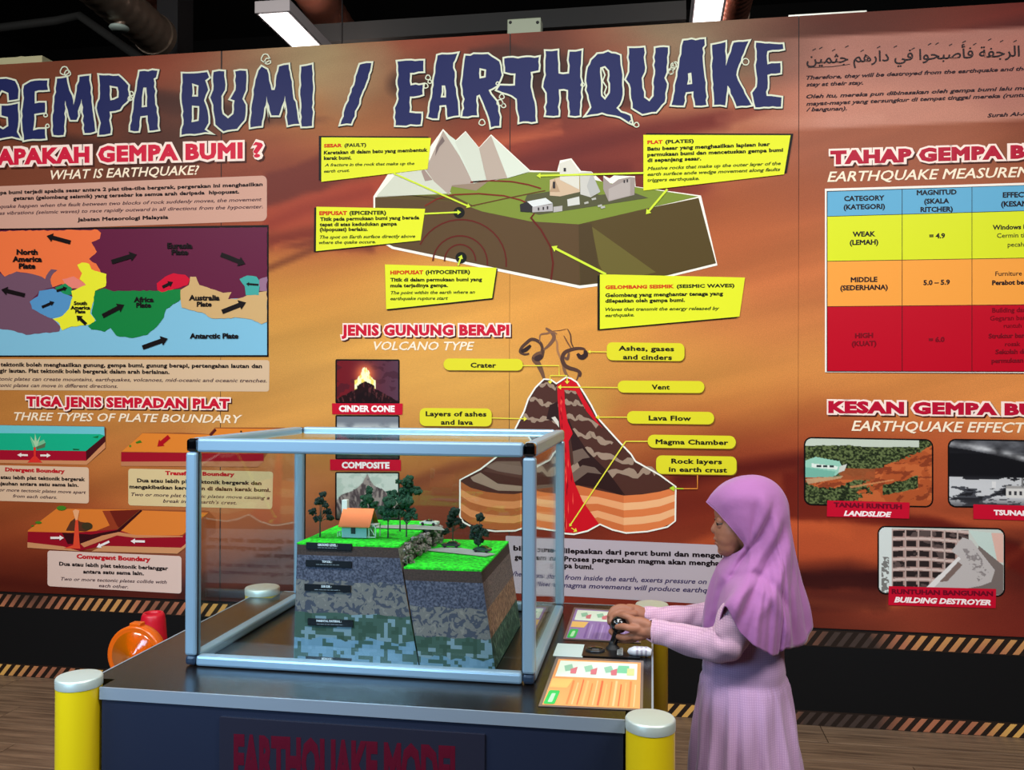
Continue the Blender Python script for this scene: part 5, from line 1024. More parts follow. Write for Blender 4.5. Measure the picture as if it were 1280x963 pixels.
# joystick and controls
jp = P(766, 812, 'z', tzp); knob = P(774, 781, 'y', jp.y+.006)
joy = thing('joystick', 'black joystick with round knob gripped by the child', 'joystick', (jp.x, jp.y, tzp))
m_blk = mat('gloss_black', (12, 12, 14), .18, coat=.5)
cpq = [P(*q, 'z', tzp) for q in ((731,806),(801,809),(800,824),(727,821))]
b = MB(); b.add([tuple(v) for v in cpq]+[(v.x, v.y, v.z+.002) for v in cpq], [(3,2,1,0),(4,5,6,7),(0,1,5,4),(1,2,6,5),(2,3,7,6),(3,0,4,7)], mat('control_plate', (20, 20, 22), .3)); b.build('control_plate', joy)
b = MB(); b.lathe((jp.x, jp.y, tzp+.002), [(.017, 0), (.016, .003), (.012, .006), (.0095, .010), (.009, .013), (.0078, .018), (.0005, .020)], m_rub, 28); b.build('rubber_boot', joy)
b = MB(); b.tube([(jp.x, jp.y, tzp+.01), Vector((jp.x, jp.y, tzp+.01)).lerp(knob, .6), knob], [.0095, .0088, .0088], m_blk, 14); b.build('stick', joy)
b = MB(); b.ico(knob, .0205, m_blk, 3); kn = b.build('knob', joy)
kk = PR((0, 0, 1), lambda px, py, L: (lambda d: CAM + d*((Vector(knob)-CAM).dot(d)/d.dot(d)) - d.normalized()*math.sqrt(max(1e-9, .0210**2-(((Vector(knob)-CAM)-d*((Vector(knob)-CAM).dot(d)/d.dot(d))).length)**2)))(ray(px, py)))
for pts in ([(768.6,776.5),(767.6,778),(769.5,778.6)], [(771.4,775.5),(774.2,775.3)], [(772.8,775.5),(772.9,778.2)], [(776.4,777.8),(778,777.4),(776.8,779)]): kk.stroke(pts, .7, (214,214,216), 0)
kk.build('knob_marking', kn)
bp_ = P(744, 813, 'z', tzp+.002); t = thing('push_button', 'glossy black oval button left of the joystick', 'button', (bp_.x, bp_.y, tzp+.002))
b = MB(); b.ico((bp_.x, bp_.y, tzp+.004), .019, m_blk, 3, sc=(1.1, .75, .35)); b.build('button_cap', t); b = MB(); b.lathe((bp_.x, bp_.y, tzp+.0022), [(.023, 0), (.023, .003), (.0205, .0045)], mat('button_ring', (60, 62, 66), .3, metal=.6), 32); b.build('ring', t)
sp = [P(*q, 'z', tzp+.0025) for q in ((772,810),(779,810.5),(778.5,819.5),(771,819))]
b = MB(); b.add([tuple(v) for v in sp]+[(v.x, v.y, v.z+.0006) for v in sp], [(3,2,1,0),(4,5,6,7),(0,1,5,4),(1,2,6,5),(2,3,7,6),(3,0,4,7)], mat('label_grey', (150, 156, 156), .4)); stk = b.build('label_sticker', None, tuple(sp[0])); tag(stk, 'tiny grey printed sticker right of the joystick', 'sticker')
q_ = PR((0, 0, 1), lambda px, py, L: P(px, py, 'z', tzp+.0034))
for yy in (811.8, 814, 816.2, 818): q_.stroke([(772.6, yy), (777.4, yy+.3)], .8, (50, 54, 56), 0)
q_.build('sticker_print', stk)
dp = P(803, 815.5, 'z', tzp+.010); t = thing('clear_knob', 'small clear silvery rounded knob beneath the near sleeve', 'control knob', (dp.x, dp.y, tzp))
m_cl = mat('clear_plastic', (226, 228, 234), .12, spec=.8, trans=.25)
b = MB(); b.tube([(dp.x-.034, dp.y, tzp+.009), (dp.x-.030, dp.y, tzp+.010), (dp.x-.018, dp.y, tzp+.0115), (dp.x+.012, dp.y, tzp+.0115), (dp.x+.020, dp.y, tzp+.010)], [.002, .0075, .0112, .0112, .008], m_cl, 20); b.build('barrel', t)
b = MB()
for k in range(3): b.tube([(dp.x-.014+k*.010, dp.y, tzp+.0115), (dp.x-.0095+k*.010, dp.y, tzp+.0115)], .0116, mat('chrome_band', (176, 170, 186), .3, metal=.4), 20)
b.build('ribbed_band', t)

# ================================================================== BEHIND THE TABLE
cb = P(191.5, 766, 'y', 3.26); ct = cb.z
cone = thing('traffic_cone', 'red cone with open top standing behind the table', 'cone', (cb.x, 3.26, 0))
m_red = mat('red_plastic', (206, 20, 44), .38)
b = MB(); b.lathe((cb.x, 3.26, 0), [(.098, .03), (.058, ct-.17), (.0475, ct-.03), (.044, ct-.012), (.038, ct), (.031, ct-.001), (.029, ct-.012), (.03, ct-.2), (.04, ct-.3)], m_red, 48); b.build('cone_body', cone)
b = MB(); b.box((cb.x-.15, 3.11, 0), (cb.x+.15, 3.41, .03), m_red, bev=.008); b.build('cone_base', cone)
lp = P(169, 819, 'y', 3.0); R = .108
lamp = thing('warning_lamp', 'round amber warning lamp half hidden behind the table edge', 'warning lamp', (lp.x, 3.0, 0))
m_amb = mat('amber_lens', (250, 128, 10), .12, trans=.55, coat=.6); m_amb2 = mat('amber_rim', (236, 104, 14), .25, coat=.5)
b = MB(); pr_ = [(.0001, -.030), (.02, -.0295), (.022, -.026), (.04, -.0275), (.043, -.024), (.062, -.023), (.066, -.019), (.083, -.016), (.088, -.010), (R-.010, -.004)]
b.lathe((lp.x, 3.0, lp.z), pr_, m_amb, 56, axis='y'); b.build('front_lens', lamp)
b = MB(); b.lathe((lp.x, 3.0, lp.z), [(R-.012, -.010), (R-.004, -.012), (R, -.004), (R, .03), (R-.004, .038), (R-.014, .036)], m_amb2, 56, axis='y'); b.build('rim', lamp)
b = MB(); b.lathe((lp.x, 3.0, lp.z), [(R-.012, .030), (.06, .046), (.0001, .05)], m_amb, 40, axis='y'); b.build('rear_lens', lamp)
b = MB(); b.box((lp.x-.022, 2.994, lp.z+R-.006), (lp.x+.022, 3.03, lp.z+R+.010), m_amb2, bev=.004); b.build('lens_clip', lamp)
b = MB(); b.box((lp.x-.085, 2.955, 0), (lp.x+.085, 3.075, lp.z-R+.012), mat('lamp_body_yellow', (220, 150, 20), .4), bev=.01); b.build('battery_box', lamp)

# ================================================================== OVERHEAD
m_case = mat('luminaire_body', (206, 196, 196), .5); m_up = mat('added_duct_glow', (255, 226, 214), .5, emit=7); m_glow = mat('luminaire_glow', (255, 246, 244), .5, emit=3.2)  # glowing strips on top of the housings are added to brighten the ducts
def lum(c0, c1, ynear, yfar, z, lab):
    x0, x1 = c0, c1; t = thing('linear_luminaire', lab, 'ceiling light', ((x0+x1)/2, (ynear+yfar)/2, z), 'suspended linear lights')
    b = MB(); b.box((x0, ynear, z+.002), (x1, yfar, z+.065), m_case, bev=.004); b.build('housing', t); w_ = (x1-x0)*.09
    b = MB(); b.box((x0+w_, ynear+w_, z-.001), (x1-w_, yfar-w_, z+.0025), m_glow); b.build('diffuser', t); b = MB(); b.box((x0+w_*2, ynear+w_, z+.0645), (x1-w_*2, yfar-w_, z+.067), m_up); b.build('added_glow_strip', t)
    for fr_ in (.15, .8):
        b = MB(); y = ynear+(yfar-ynear)*fr_; b.tube([((x0+x1)/2, y, z+.065), ((x0+x1)/2, y, 5.19)], .005, m_rub, 6); b.build('suspension_rod', t)
LZ = 3.32
A0 = P(318, 17, 'z', LZ); A1 = P(362, 14, 'z', LZ)
lum(A0.x, A1.x, A0.y, A0.y+1.3, LZ, 'glowing ceiling light left of centre above the word BUMI')
B0 = P(863, 27, 'z', LZ); B1 = P(903, 28, 'z', LZ)
lum(B0.x, B1.x, B0.y-1.0, B0.y+.6, LZ, 'glowing ceiling light above the end of the word EARTHQUAKE')
m_duct = mat('foil_duct', (200, 128, 106), .3, metal=.55, bump=1, bscale=30); m_duct2 = mat('foil_duct_dull', (150, 132, 116), .35, metal=.5, bump=1, bscale=30)
def duct(px0, py0, px1, py1, z, r, m, lab, ring=True):
    a, c = P(px0, py0, 'z', z), P(px1, py1, 'z', z); t = thing('air_duct', lab, 'duct', tuple(a)); n = 40; pts = []; rr = []
    for k in range(n): pts.append(a.lerp(c, k/(n-1))); rr.append(r*(1+(.03 if k % 4 == 0 else 0)))
    b = MB(); b.tube(pts, rr, m, 24); b.build('duct_body', t)
    b = MB(); b.tube([c+(a-c).normalized()*.05, c], [r*1.08, r*1.08], m_duct2, 24); b.build('end_collar', t)
    b = MB(); q = a.lerp(c, .6)
    b.tube([(q.x, q.y, q.z+r), (q.x, q.y, 5.19)], .008, m_rub, 6); b.build('hanger', t); return t
DUCT1 = duct(90, -45, 196, 46, 3.55, .12, m_duct2, 'silvery duct running over the wall at the upper left')
duct(150, -70, 208, 14, 4.15, .10, m_duct, 'coppery duct above the upper left duct')
duct(372, -40, 432, 52, 4.0, .13, m_duct, 'coppery duct right of the left ceiling light')
duct(926, -40, 912, 22, 3.5, .10, m_duct, 'coppery duct beside the right ceiling light')
q = P(149, 36, 'y', 4.55); b = MB(); b.lathe(tuple(q), [(.0001, -.01), (.045, -.008), (.055, .004), (.05, .012)], mat('pale_disc', (170, 186, 176), .4), 32); b.tube([q+Vector((0, 0, .01)), q+Vector((.02, 0, .12))], .03, m_duct2, 16); od = b.build('outlet_disc', DUCT1); od['label'] = 'pale round outlet disc'
# beams and conduit in the dark void
b = MB(); a, c = P(70, 26, 'y', 5.6), P(-200, 60, 'y', 5.6); b.tube([c, a, P(100, 20, 'y', 5.6), P(200, 90, 'y', 5.2)], .03, mat('grey_conduit', (62, 62, 60), .6), 10); tag(b.build('conduit', None, tuple(a)), 'dark grey conduit bending across the upper left ceiling', 'conduit')
b = MB(); b.box((P(196, 30, 'y', 5.4).x, 5.4, P(200, 120, 'y', 5.4).z), (P(222, 30, 'y', 5.4).x, 5.6, 5.2), mat('steel_column', (40, 40, 42), .6)); tag(b.build('steel_column', None, (-2.6, 5.4, 3)), 'dark steel column behind the wall right of the left ducts', 'column')
b = MB(); b.box((-2.4, 5.5, P(400, 52, 'y', 5.5).z), (.2, 5.62, P(400, 30, 'y', 5.5).z), mat('grey_beam', (58, 60, 60), .7)); tag(b.build('beam', None, (-1, 5.5, 3.6)), 'dim grey horizontal beam seen over the top of the wall', 'beam')
a, c = P(634, 24, 'y', 3.79), P(676, 40, 'y', 3.79); t = thing('junction_box', 'pale metal box with two screws on the wall top at centre', 'junction box', (a.x, 3.79, ZTOP-.004))
b = MB(); b.box((a.x, 3.79, ZTOP-.004), (c.x, 3.86, a.z), mat('box_grey', (132, 140, 118), .5), bev=.004); b.build('box_body', t)
for px in (638, 672): s_ = P(px, 28, 'y', 3.79); b = MB(); b.lathe((s_.x, 3.7895, s_.z), [(.0001, -.003), (.006, -.002), (.007, 0)], m_rub, 12, axis='y'); b.build('screw', t)
b = MB(); a = P(0, 76, 'y', 3.85); c = P(58, 75, 'y', 3.85); b.box((a.x, 3.82, ZTOP-.004), (c.x, 3.9, P(30, 74, 'y', 3.85).z), mat('pale_strip', (176, 170, 130), .5)); b.ico((P(26, 74, 'y', 3.85).x, 3.86, P(30, 74, 'y', 3.85).z), .03, mat('pale_strip', (176, 170, 130), .5), 2, sc=(1.3, .8, .6)); tag(b.build('cable_tray', None, (a.x, 3.85, ZTOP)), 'pale cable cover lying on the wall top at far left', 'cable cover')
a = P(985, 20, 'y', 3.86); c = P(1082, 15, 'y', 3.86); b = MB(); b.box((a.x, 3.84, ZTOP-.004), (c.x, 3.88, P(1030, 18.6, 'y', 3.86).z), mat('pale_metal_strip', (206, 206, 196), .3, metal=.4)); tag(b.build('metal_strip', None, (a.x, 3.86, ZTOP)), 'thin bright metal strip on the wall top at right', 'metal strip')

# ================================================================== THE CHILD
YM = 2.13
def Q(px, py, Y=YM): return P(px, py, 'y', Y)
sc0 = (YM*.988)/FPX
m_skin = mat('skin', (160, 106, 82), .5, spec=.35, bump=.12, bscale=300); m_skin.node_tree.nodes['Principled BSDF'].inputs['Subsurface Weight'].default_value = .0
def remesh(b, voxel, sm=4):
    me = bpy.data.meshes.new('tmp'); me.from_pydata([tuple(v) for v in b.v], [], b.f); me.update(); o = bpy.data.objects.new('tmp', me); COL.objects.link(o)
    r = o.modifiers.new('r', 'REMESH'); r.mode = 'VOXEL'; r.voxel_size = voxel; r.use_smooth_shade = True
    s = o.modifiers.new('s', 'SMOOTH'); s.iterations = sm; s.factor = .5
    bpy.context.view_layer.update(); dg = bpy.context.evaluated_depsgraph_get(); out = bpy.data.meshes.new_from_object(o.evaluated_get(dg)); bpy.data.objects.remove(o); return out
def chainw(b, pts, n=14):
    fine = smooth(pts, k=5); b.tube([f[:3] for f in fine], [f[3] for f in fine], m_skin, n)
    for e in (fine[0], fine[-1]): b.ico(e[:3], e[3], m_skin, 2)
def chain(b, pts, n=14):   # tapered rounded chain (px,py,Y,r)
    q = [(Q(p[0], p[1], p[2]) if len(p) == 4 else Vector(p[:3]), p[-1]) for p in pts]
    fine = smooth([(v.x, v.y, v.z, r) for v, r in q], k=5); b.tube([f[:3] for f in fine], [f[3] for f in fine], m_skin, n)
    for e in (fine[0], fine[-1]): b.ico(e[:3], e[3]*1.0, m_skin, 2)
child = thing('person', 'young child in lilac headscarf and pale lilac dress gripping the joystick with both hands', 'person', (Q(932, 800).x, YM, 0))
B = MB(); X = lambda v: v
# head
hc = Q(938, 648); B.ico(hc, 1, m_skin, 4, sc=(.076, .066, .084))
fc = Q(915, 664); B.ico(fc, 1, m_skin, 3, sc=(.041, .053, .056)); B.ico(Q(913, 680), 1, m_skin, 3, sc=(.031, .045, .031)); B.ico(Q(903.5, 689), 1, m_skin, 3, sc=(.0125, .015, .0105))
B.ico(Q(911, 641), 1, m_skin, 3, sc=(.034, .050, .034))
for sy in (-1, 1): B.ico(Q(912, 671)+Vector((0, sy*.021, 0)), 1, m_skin, 3, sc=(.029, .028, .027)); B.ico(Q(895.6, 664.3)+Vector((0, sy*.0075, 0)), .0052, m_skin, 2)
chain(B, [(899.5,645,YM,.0075),(897.2,653,YM,.0072),(893.6,660.5,YM,.0088),(892.9,663,YM,.0084)], 12)
B.ico(Q(898, 669), 1, m_skin, 3, sc=(.0085, .012, .008)); B.ico(Q(895.2, 673.2), 1, m_skin, 3, sc=(.0065, .016, .0042)); B.ico(Q(896.6, 679.3), 1, m_skin, 3, sc=(.0072, .0135, .0048)); B.ico(Q(899, 676.2), 1, m_skin, 2, sc=(.007, .018, .006))
chain(B, [(928,690,YM,.036),(934,710,YM,.034),(938,730,YM,.042)])
# trunk, legs, feet
xt = Q(936, 750).x
chain(B, [(936,745,YM,.062),(935,770,YM,.078),(934,810,YM,.080),(935,850,YM,.078),(936,890,YM,.086),(936,930,YM,.08)], 20)
chain(B, [(944,752,YM-.095,.042),(940,745,YM-.04,.05),(940,745,YM+.04,.05),(944,752,YM+.095,.042)], 16)
for sy in (-1, 1):
    chainw(B, [(xt, YM+sy*.045, .52, .062), (xt-.005, YM+sy*.046, .40, .052), (xt, YM+sy*.047, .29, .040), (xt+.012, YM+sy*.048, .20, .038), (xt+.012, YM+sy*.048, .08, .025), (xt+.008, YM+sy*.048, .05, .026)])
    chainw(B, [(xt+.02, YM+sy*.048, .036, .026), (xt-.04, YM+sy*.05, .030, .024), (xt-.10, YM+sy*.053, .020, .017)])
# arms
chain(B, [(944,752,YM-.098,.040),(930,778,2.015,.032),(913,803,2.012,.027),(880,801,2.036,.025),(845,795,2.06,.0215),(818,789,2.083,.0175),(808,787,2.088,.017)])
chain(B, [(944,752,YM+.098,.040),(920,766,2.25,.034),(896,778,2.255,.030),(865,776,2.23,.027),(835,773,2.20,.0225),(812,770,2.178,.0165),(804,768,2.173,.016)])
# near hand
chain(B, [(812,783,2.086,.0135),(801,778.5,2.087,.0130),(791,777,2.090,.0115)]); chain(B, [(812,790,2.086,.0135),(800,788.5,2.084,.0140),(791,786,2.086,.0115)]); chain(B, [(810,792,2.09,.0125),(798,795,2.088,.0125),(790,795,2.090,.010)])
chain(B, [(793,776,2.092,.0090),(782,770.5,2.098,.0082),(775,770,2.108,.0074),(768.5,772,2.120,.0068)], 12)
chain(B, [(797,786,2.078,.0098),(787,785.5,2.072,.0090),(779,783.5,2.077,.0082),(771.5,784,2.088,.0070)], 12)
chain(B, [(791,780,2.102,.0085),(780,775,2.112,.0075),(769,776,2.134,.0065)], 12)
chain(B, [(793,794,2.088,.0092),(781,797.5,2.090,.0086),(771,795,2.102,.0078),(763.5,789.5,2.116,.0070)], 12)
chain(B, [(797,797,2.092,.0085),(786,801,2.100,.0076),(777,800.5,2.112,.0070),(771,797,2.122,.006)], 12)
# far hand
chain(B, [(806,768,2.172,.0145),(796,764,2.165,.0145),(786,761.5,2.160,.0130)]); chain(B, [(806,771,2.168,.0140),(795,768,2.158,.0130),(786,767,2.152,.0105)])
chain(B, [(788,762,2.152,.0098),(776,759.5,2.146,.0088),(766.5,762.5,2.138,.0080),(762,770,2.130,.0068)], 12)
chain(B, [(786,766,2.144,.0088),(776,765,2.134,.0080),(767,769.5,2.126,.0074),(763.5,778,2.118,.0066)], 12)
chain(B, [(787,762,2.166,.0085),(772,762,2.164,.0078),(763,769,2.158,.0072),(762,779,2.150,.0064)], 12)
chain(B, [(789,767,2.172,.0080),(774,769,2.174,.0072),(765,777,2.168,.0066),(765,784,2.158,.006)], 12)
chain(B, [(793,768,2.148,.0090),(783,769,2.136,.0080),(776,772,2.126,.0070)], 12)
me = remesh(B, .0021, 7); me.materials.clear(); me.materials.append(m_skin)
off = world_loc(child); me.transform(Matrix.Translation(-off)); bo = bpy.data.objects.new('body', me); COL.objects.link(bo); bo.parent = child
m_eye = mat('eye_white', (104, 92, 86), .3); m_iris = mat('iris_dark', (24, 14, 10), .08); m_hair = mat('hair_black', (18, 13, 12), .6); m_lip = mat('lip', (140, 72, 62), .45)
for sy in (-1, 1):
    e = Q(900.6, 651.8)+Vector((0, sy*.0265, 0)); b = MB(); b.ico(e, .0110, m_eye, 3); eo = b.build('eye', child)
    b = MB(); b.ico(e+Vector((-.0046, sy*.001, -.0012)), .0074, m_iris, 3); b.build('iris', eo)
    b = MB(); arcp = [e+Vector((-.0112*math.cos(a)*.98, sy*.001+.0118*math.sin(a), .0018-.002*abs(math.sin(a)))) for a in [(-1.25+k*.3125) for k in range(9)]]; b.tube(arcp, [.0008]+[.0016]*7+[.0008], m_skin, 8); b.ico(e+Vector((.0006, 0, .0046)), .0114, m_skin, 3); b.ico(e+Vector((.0012, 0, -.0056)), .0110, m_skin, 3); b.build('eyelid', child)
    b = MB(); b.tube([v+Vector((-.0012, 0, .0001)) for v in arcp], .0009, m_hair, 6); b.build('eyelash', child)
    b = MB(); bp = [Q(897.0, 643.6)+Vector((.0+.010*k*k/9, sy*(.010+.0085*k), .0012*k-.0006*k*k)) for k in range(4)]; b.tube([v+Vector((-.0035, 0, 0)) for v in bp], [.0012, .0018, .0016, .0007], m_hair, 8); b.build('eyebrow', child)
for (px, py, s3) in ((893.9, 674.0, (.0042, .0125, .0024)), (895.2, 679.0, (.0046, .011, .0028))):
    b = MB(); b.ico(Q(px, py), 1, m_lip, 3, sc=s3); b.build('lip', child)
# --- garments
def fabric(name, col, lines, rough=.85):
    m = bpy.data.materials.new(name); m.use_nodes = True; nt = m.node_tree; p = nt.nodes['Principled BSDF']; p.inputs['Roughness'].default_value = rough; p.inputs['Sheen Weight'].default_value = .25; p.inputs['Specular IOR Level'].default_value = .2
    t = nt.nodes.new('ShaderNodeTexCoord'); n = nt.nodes.new('ShaderNodeTexNoise'); n.inputs['Scale'].default_value = 90; n.inputs['Detail'].default_value = 5; bp = nt.nodes.new('ShaderNodeBump'); bp.inputs['Strength'].default_value = .35; bp.inputs['Distance'].default_value = .002
    nt.links.new(t.outputs['Object'], n.inputs[0]); nt.links.new(n.outputs[0], bp.inputs['Height']); nt.links.new(bp.outputs[0], p.inputs['Normal'])
    if lines:
        last = None
        for d, s_ in (('X', 62), ('Z', 62)):
            w_ = nt.nodes.new('ShaderNodeTexWave'); w_.bands_direction = d; w_.inputs['Scale'].default_value = s_; w_.inputs['Distortion'].default_value = 1.2; r = nt.nodes.new('ShaderNodeMapRange'); r.inputs['From Min'].default_value = .72; r.inputs['From Max'].default_value = 1; nt.links.new(t.outputs['Object'], w_.inputs['Vector']); nt.links.new(w_.outputs['Fac'], r.inputs[0])
            if last is None: last = r
            else: mm = nt.nodes.new('ShaderNodeMath'); mm.operation = 'MAXIMUM'; nt.links.new(last.outputs[0], mm.inputs[0]); nt.links.new(r.outputs[0], mm.inputs[1]); last = mm
        mx = nt.nodes.new('ShaderNodeMix'); mx.data_type = 'RGBA'; mx.inputs['A'].default_value = lin(col); mx.inputs['B'].default_value = lin(lines); sc_ = nt.nodes.new('ShaderNodeMath'); sc_.operation = 'MULTIPLY'; sc_.inputs[1].default_value = .55
        nt.links.new(last.outputs[0], sc_.inputs[0]); nt.links.new(sc_.outputs[0], mx.inputs['Factor']); nt.links.new(mx.outputs['Result'], p.inputs['Base Color'])
    else: p.inputs['Base Color'].default_value = lin(col)
    return m
m_hij = fabric('lilac_jersey', (163, 103, 158), None, .75); m_drs = fabric('pale_lilac_cotton', (196, 158, 192), (164, 122, 166)); m_slv = fabric('pink_check_cotton', (208, 168, 188), (164, 118, 152))
def grid_obj(name, G, m, parent, closed_u=True, thick=.0022, sub=1):
    nv, nu = len(G), len(G[0]); off = world_loc(parent); vs = [tuple(Vector(p)-off) for r in G for p in r]; fs = []
    for j in range(nv-1):
        for i in range(nu if closed_u else nu-1): fs.append((j*nu+i, j*nu+(i+1) % nu, (j+1)*nu+(i+1) % nu, (j+1)*nu+i))
    me = bpy.data.meshes.new(name); me.from_pydata(vs, [], fs); me.materials.append(m); me.polygons.foreach_set('use_smooth', [True]*len(fs)); me.update()
    o = bpy.data.objects.new(name, me); COL.objects.link(o); o.parent = parent
    if thick: s_ = o.modifiers.new('thickness', 'SOLIDIFY'); s_.thickness = thick; s_.offset = 0
    return o
# dress: trunk and gathered skirt
prof = [(722,930,948,.05),(735,908,962,.085),(748,900,968,.106),(765,894,973,.104),(790,887,978,.100),(815,882,980,.098),(838,878,983,.099),(852,875,986,.106),(870,872,989,.116),(900,869,993,.126),(937,866,998,.136),(963,864,1002,.142),(1000,861,1007,.150),(1050,858,1013,.158),(1085,856,1017,.162)]
rowsD = []
for (py, xa, xb, hw) in smooth(prof, k=4):
    a, c = Q(xa, py), Q(xb, py); cx = (a.x+c.x)/2; rx = (c.x-a.x)/2; z = a.z; f = max(0, min(1, (py-840)/130))
    row = []
    for i in range(120):
        th = 2*math.pi*i/120; fold = (math.sin(th*17+.6*math.sin(th*3)+py*.004)*.7+math.sin(th*29+1.3)*.3)*.0105*f**.7 + math.sin(th*5+py*.06)*.002
        gather = .0025*math.sin(th*46)*math.exp(-((py-846)/9)**2); pinch = -.004*math.exp(-((py-840)/5)**2)
        k_ = 1+(fold+gather+pinch)/.1
        row.append((cx+rx*math.cos(th)*k_, YM+hw*math.sin(th)*k_, z+.003*math.sin(th*2)))
    rowsD.append(row)
dress = grid_obj('dress', rowsD, m_drs, child)
def sleeve(pts, nm):
    fine = smooth([(*Q(p[0], p[1], p[2]), p[3]) for p in pts], k=8); rows = []; prev = None; n = len(fine)
    for i, f in enumerate(fine):
        p = Vector(f[:3]); t = (Vector(fine[min(i+1, n-1)][:3])-Vector(fine[max(i-1, 0)][:3])).normalized()
        a = t.cross(Vector((0, 1, 0))).normalized() if prev is None else (prev-t*prev.dot(t)).normalized(); prev = a; b_ = t.cross(a); row = []
        for k in range(36):
            an = 2*math.pi*k/36; r = f[3]*(1+.045*math.sin(i*.75+2.2*math.sin(an*2+i*.13))*min(1, i/10)+.02*math.sin(an*5+i*.4)); row.append(p+(a*math.cos(an)+b_*math.sin(an))*r)
        rows.append(row)
    return grid_obj('sleeve', rows, m_slv, dress)
sleeve([(815.5,789,2.083,.0265),(819,789.4,2.082,.0272),(822,790,2.081,.0262),(845,796,2.06,.0300),(875,804,2.036,.0340),(900,806,2.014,.0385),(912,800,2.008,.0390),(918,780,2.014,.0425),(932,766,2.016,.0450),(944,752,2.034,.046),(950,744,2.06,.040)], 'near')
sleeve([(808.5,771,2.175,.0225),(812,771,2.178,.0235),(835,774,2.20,.0285),(865,774,2.23,.0340),(893,772,2.250,.0385),(918,765,2.248,.0400),(944,750,2.225,.044),(950,744,2.20,.04)], 'far')
# trousers and shoes under the hem
for sy in (-1, 1):
    b = MB(); b.tube([(xt, YM+sy*.047, .47), (xt+.002, YM+sy*.047, .3), (xt+.010, YM+sy*.048, .075)], [.066, .054, .040], mat('dark_leggings', (52, 34, 60), .8), 20); b.build('legging', child)
    b = MB()
    fine = smooth([(xt+.036, YM+sy*.048, .030, .029), (xt+.0, YM+sy*.049, .035, .033), (xt-.05, YM+sy*.051, .032, .032), (xt-.105, YM+sy*.054, .026, .025), (xt-.118, YM+sy*.054, .024, .012)], k=4)
    b.tube([f[:3] for f in fine], [f[3] for f in fine], mat('shoe_violet', (96, 62, 110), .6), 18); b.v = [(v[0], v[1], max(v[2], .002)) for v in b.v]; b.build('shoe', child)
# headscarf: annulus from the face opening (inner edge) to the hem (outer edge)
GA = [(883.5,627.6,YM),(891,617,YM),(903,606.5,YM),(925,596.8,YM),(950,595.5,YM),(971,606,YM),(984,627,YM),(987,655,YM),(993,690,YM),(1002,728,YM),(1011,758,YM),(1015,780,YM)]
GAB = [(887,631,2.118),(898,617.5,2.100),(914,606,2.092),(935,601,2.090),(956,604,2.092),(973,618,2.092),(983,640,2.092),(987,668,2.092),(991,700,2.08),(997,735,2.07),(1001,770,2.065),(1002,809,2.065)]
GB = [(896,639,2.094),(906,628,2.072),(920,620,2.060),(938,620,2.056),(957,628,2.054),(969,645,2.056),(975,668,2.058),(980,700,2.046),(982,730,2.03),(984,760,2.02),(985,785,2.015),(982,811,2.015)]
GBC = [(904,648,2.079),(914,641,2.062),(927,638,2.052),(942,642,2.050),(955,653,2.050),(964,670,2.052),(970,692,2.050),(974,715,2.030),(975,740,2.010),(974,768,2.002),(972,795,1.998),(969,820,1.998)]
GC = [(913,658,2.066),(922,655,2.056),(933,656,2.050),(943,664,2.050),(950,678,2.052),(954,694,2.050),(958,712,2.036),(960,732,2.006),(959,752,1.984),(956,774,1.972),(954,795,1.966),(952,813,1.964)]
GCD = [(923,670,2.062),(930,669,2.054),(936,674,2.052),(940,684,2.052),(943,696,2.048),(945,710,2.036),(945,726,2.012),(943,742,1.986),(939,758,1.968),(934,774,1.958),(930,785,1.956),(926,792,1.956)]
GD = [(931,682,2.064),(933,686,2.060),(934,694,2.058),(934,703,2.050),(932,712,2.038),(929,722,2.022),(924,731,2.004),(919,739,1.984),(914,746,1.970),(910,752,1.962),(907,757,1.960),(905,760,1.962)]
GDE = [(922,691,2.078),(921,696,2.074),(918,703,2.070),(914,711,2.064),(910,720,2.056),(906,730,2.048),(903,742,2.040),(899,757,2.050),(896,775,2.064),(894,793,2.070),(892,810,2.074),(892,828,2.076)]
GE = [(909,694.5,YM),(906,698,YM),(902,703,YM),(897,709,YM),(892.5,717,YM),(888,728,YM),(884,742,YM),(880,760,YM),(877,782,YM),(879,805,YM),(884,826,YM),(889,846,YM)]
gs = [[Q(*p) for p in g_] for g_ in (GA, GAB, GB, GBC, GC, GCD, GD, GDE, GE)]
far = [[Vector((v.x, 2*YM-v.y, v.z)) for v in g_] for g_ in gs[1:-1]][::-1]
ring = gs+far; NG = len(ring); NVv, NUu = 56, 192
def cr(p0, p1, p2, p3, t): return .5*((2*p1)+(-p0+p2)*t+(2*p0-5*p1+4*p2-p3)*t*t+(-p0+3*p1-3*p2+p3)*t**3)
cols_ = []
for g_ in ring:
    f = smooth([tuple(v) for v in g_], k=5); f = f[:NVv]; cols_.append([Vector(v) for v in f])
NVv = len(cols_[0]); rowsH = []
for j in range(NVv):
    row = []
    for i in range(NUu):
        s_ = i/NUu*NG; k = int(s_) % NG; t = s_-int(s_); row.append(cr(cols_[(k-1) % NG][j], cols_[k][j], cols_[(k+1) % NG][j], cols_[(k+2) % NG][j], t))
    rowsH.append(row)
def segd(x, y, a, b):
    dx, dy = b[0]-a[0], b[1]-a[1]; t = max(0, min(1, ((x-a[0])*dx+(y-a[1])*dy)/(dx*dx+dy*dy))); tt = (a[2]+(b[2]-a[2])*t)
    return (math.hypot(x-a[0]-t*dx, y-a[1]-t*dy), tt)
CRE = []
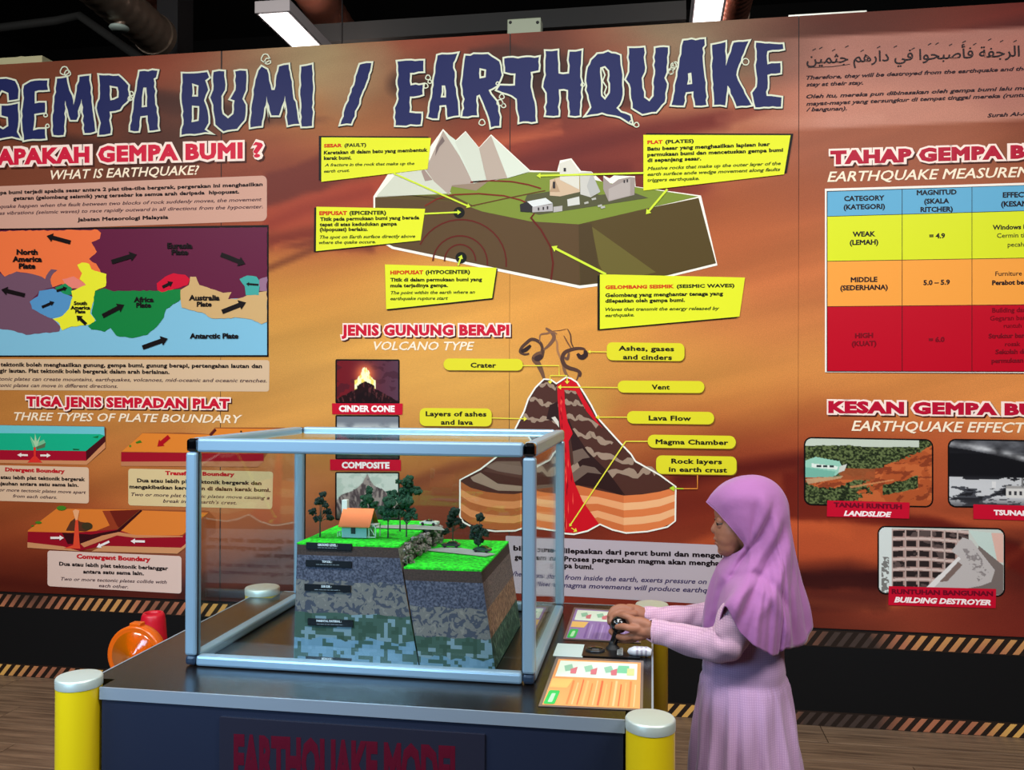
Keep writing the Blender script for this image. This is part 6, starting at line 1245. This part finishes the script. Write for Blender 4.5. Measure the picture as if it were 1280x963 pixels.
for pts_, dp_, wd_ in (([(964,618),(955,645),(940,672),(920,700),(898,735),(890,760)], -.011, 4.2), ([(958,618),(948,645),(932,676),(912,702),(893,732)], .006, 4.0), ([(974,630),(962,660),(942,692),(920,724),(905,750)], .007, 4.5), ([(978,645),(968,672),(950,702),(925,735),(908,765)], -.010, 4.5),
    ([(983,660),(974,690),(958,722),(938,752)], .006, 5), ([(944,618),(940,640),(936,664),(930,684)], -.006, 3.2), ([(985,690),(980,730),(984,775),(990,812)], -.009, 4.5), ([(993,700),(996,740),(1004,790)], -.007, 4), ([(952,610),(944,636),(938,668)], .004, 3.2),
    ([(900,742),(915,722),(935,716),(955,728),(968,752),(976,790)], .007, 6), ([(896,735),(912,714),(936,706),(960,718),(976,745),(984,790)], -.009, 4.5), ([(897,712),(889,740),(884,775)], -.006, 3), ([(902,716),(896,745),(892,780)], -.006, 3)):
    L_ = [0]
    for a_, b__ in zip(pts_[:-1], pts_[1:]): L_.append(L_[-1]+math.dist(a_, b__))
    CRE.append(([(q[0], q[1], l/L_[-1]) for q, l in zip(pts_, L_)], dp_, wd_))
# folds running diagonally from the back of the head to the chest
cen = Q(940, 690)
for j in range(NVv):
    v = j/(NVv-1)
    for i in range(NUu):
        u = i/NUu; p = rowsH[j][i]; n = Vector((p.x-cen.x, (p.y-cen.y)*1.6, 0)); n = n.normalized() if n.length > 1e-6 else Vector((1, 0, 0))
        s_ = min(u, 1-u)*2      # 0 crown ... 1 chin
        amp = .0045*max(0, min(1, (v-.45)/.4))*(.35+.65*min(1, max(0, (s_-.06)/.14)))
        w_ = math.sin(u*2*math.pi*13+2.4*math.sin(v*3.2+u*9))+.45*math.sin(u*2*math.pi*31+v*5)
        pu, pv = 936+(p.x-cen.x-.0)/sc0+4, 690-(p.z-cen.z)/sc0; crease = 0; side = min(1, abs(p.y-YM)/.04)
        for pts_, dp_, wd_ in CRE:
            d_ = min(segd(pu, pv, a_, b__) for a_, b__ in zip(pts_[:-1], pts_[1:])); crease += dp_*math.exp(-(d_[0]/wd_)**2)*min(1, d_[1]*6)*min(1, (1-d_[1])*6+.0)
        n = Vector((n.x*.5, n.y, 0)).normalized()*1 if side > .5 else n; crease *= side
        rowsH[j][i] = p+n*(amp*w_+crease)
hj = grid_obj('headscarf', rowsH, m_hij, child, thick=.0028)
b = MB(); edge = [Vector(p) for p in rowsH[0]]; b.tube(edge+[edge[0]], .0019, m_hij, 8, caps=False); b.build('scarf_edge', hj)
b = MB(); q_ = Q(806.5, 770.5, 2.174); nrm = (Q(820, 772, 2.185)-Q(800, 769, 2.168)).normalized(); a_ = nrm.cross(Vector((0, 0, 1))).normalized(); c_ = nrm.cross(a_)
b.tube([q_+(a_*math.cos(k*.2618)+c_*math.sin(k*.2618))*.0178 for k in range(25)], .0013, mat('dark_bracelet', (46, 30, 26), .4), 8, caps=False); br = b.build('bracelet', None, tuple(q_)); tag(br, 'thin dark bracelet around the far wrist', 'bracelet')
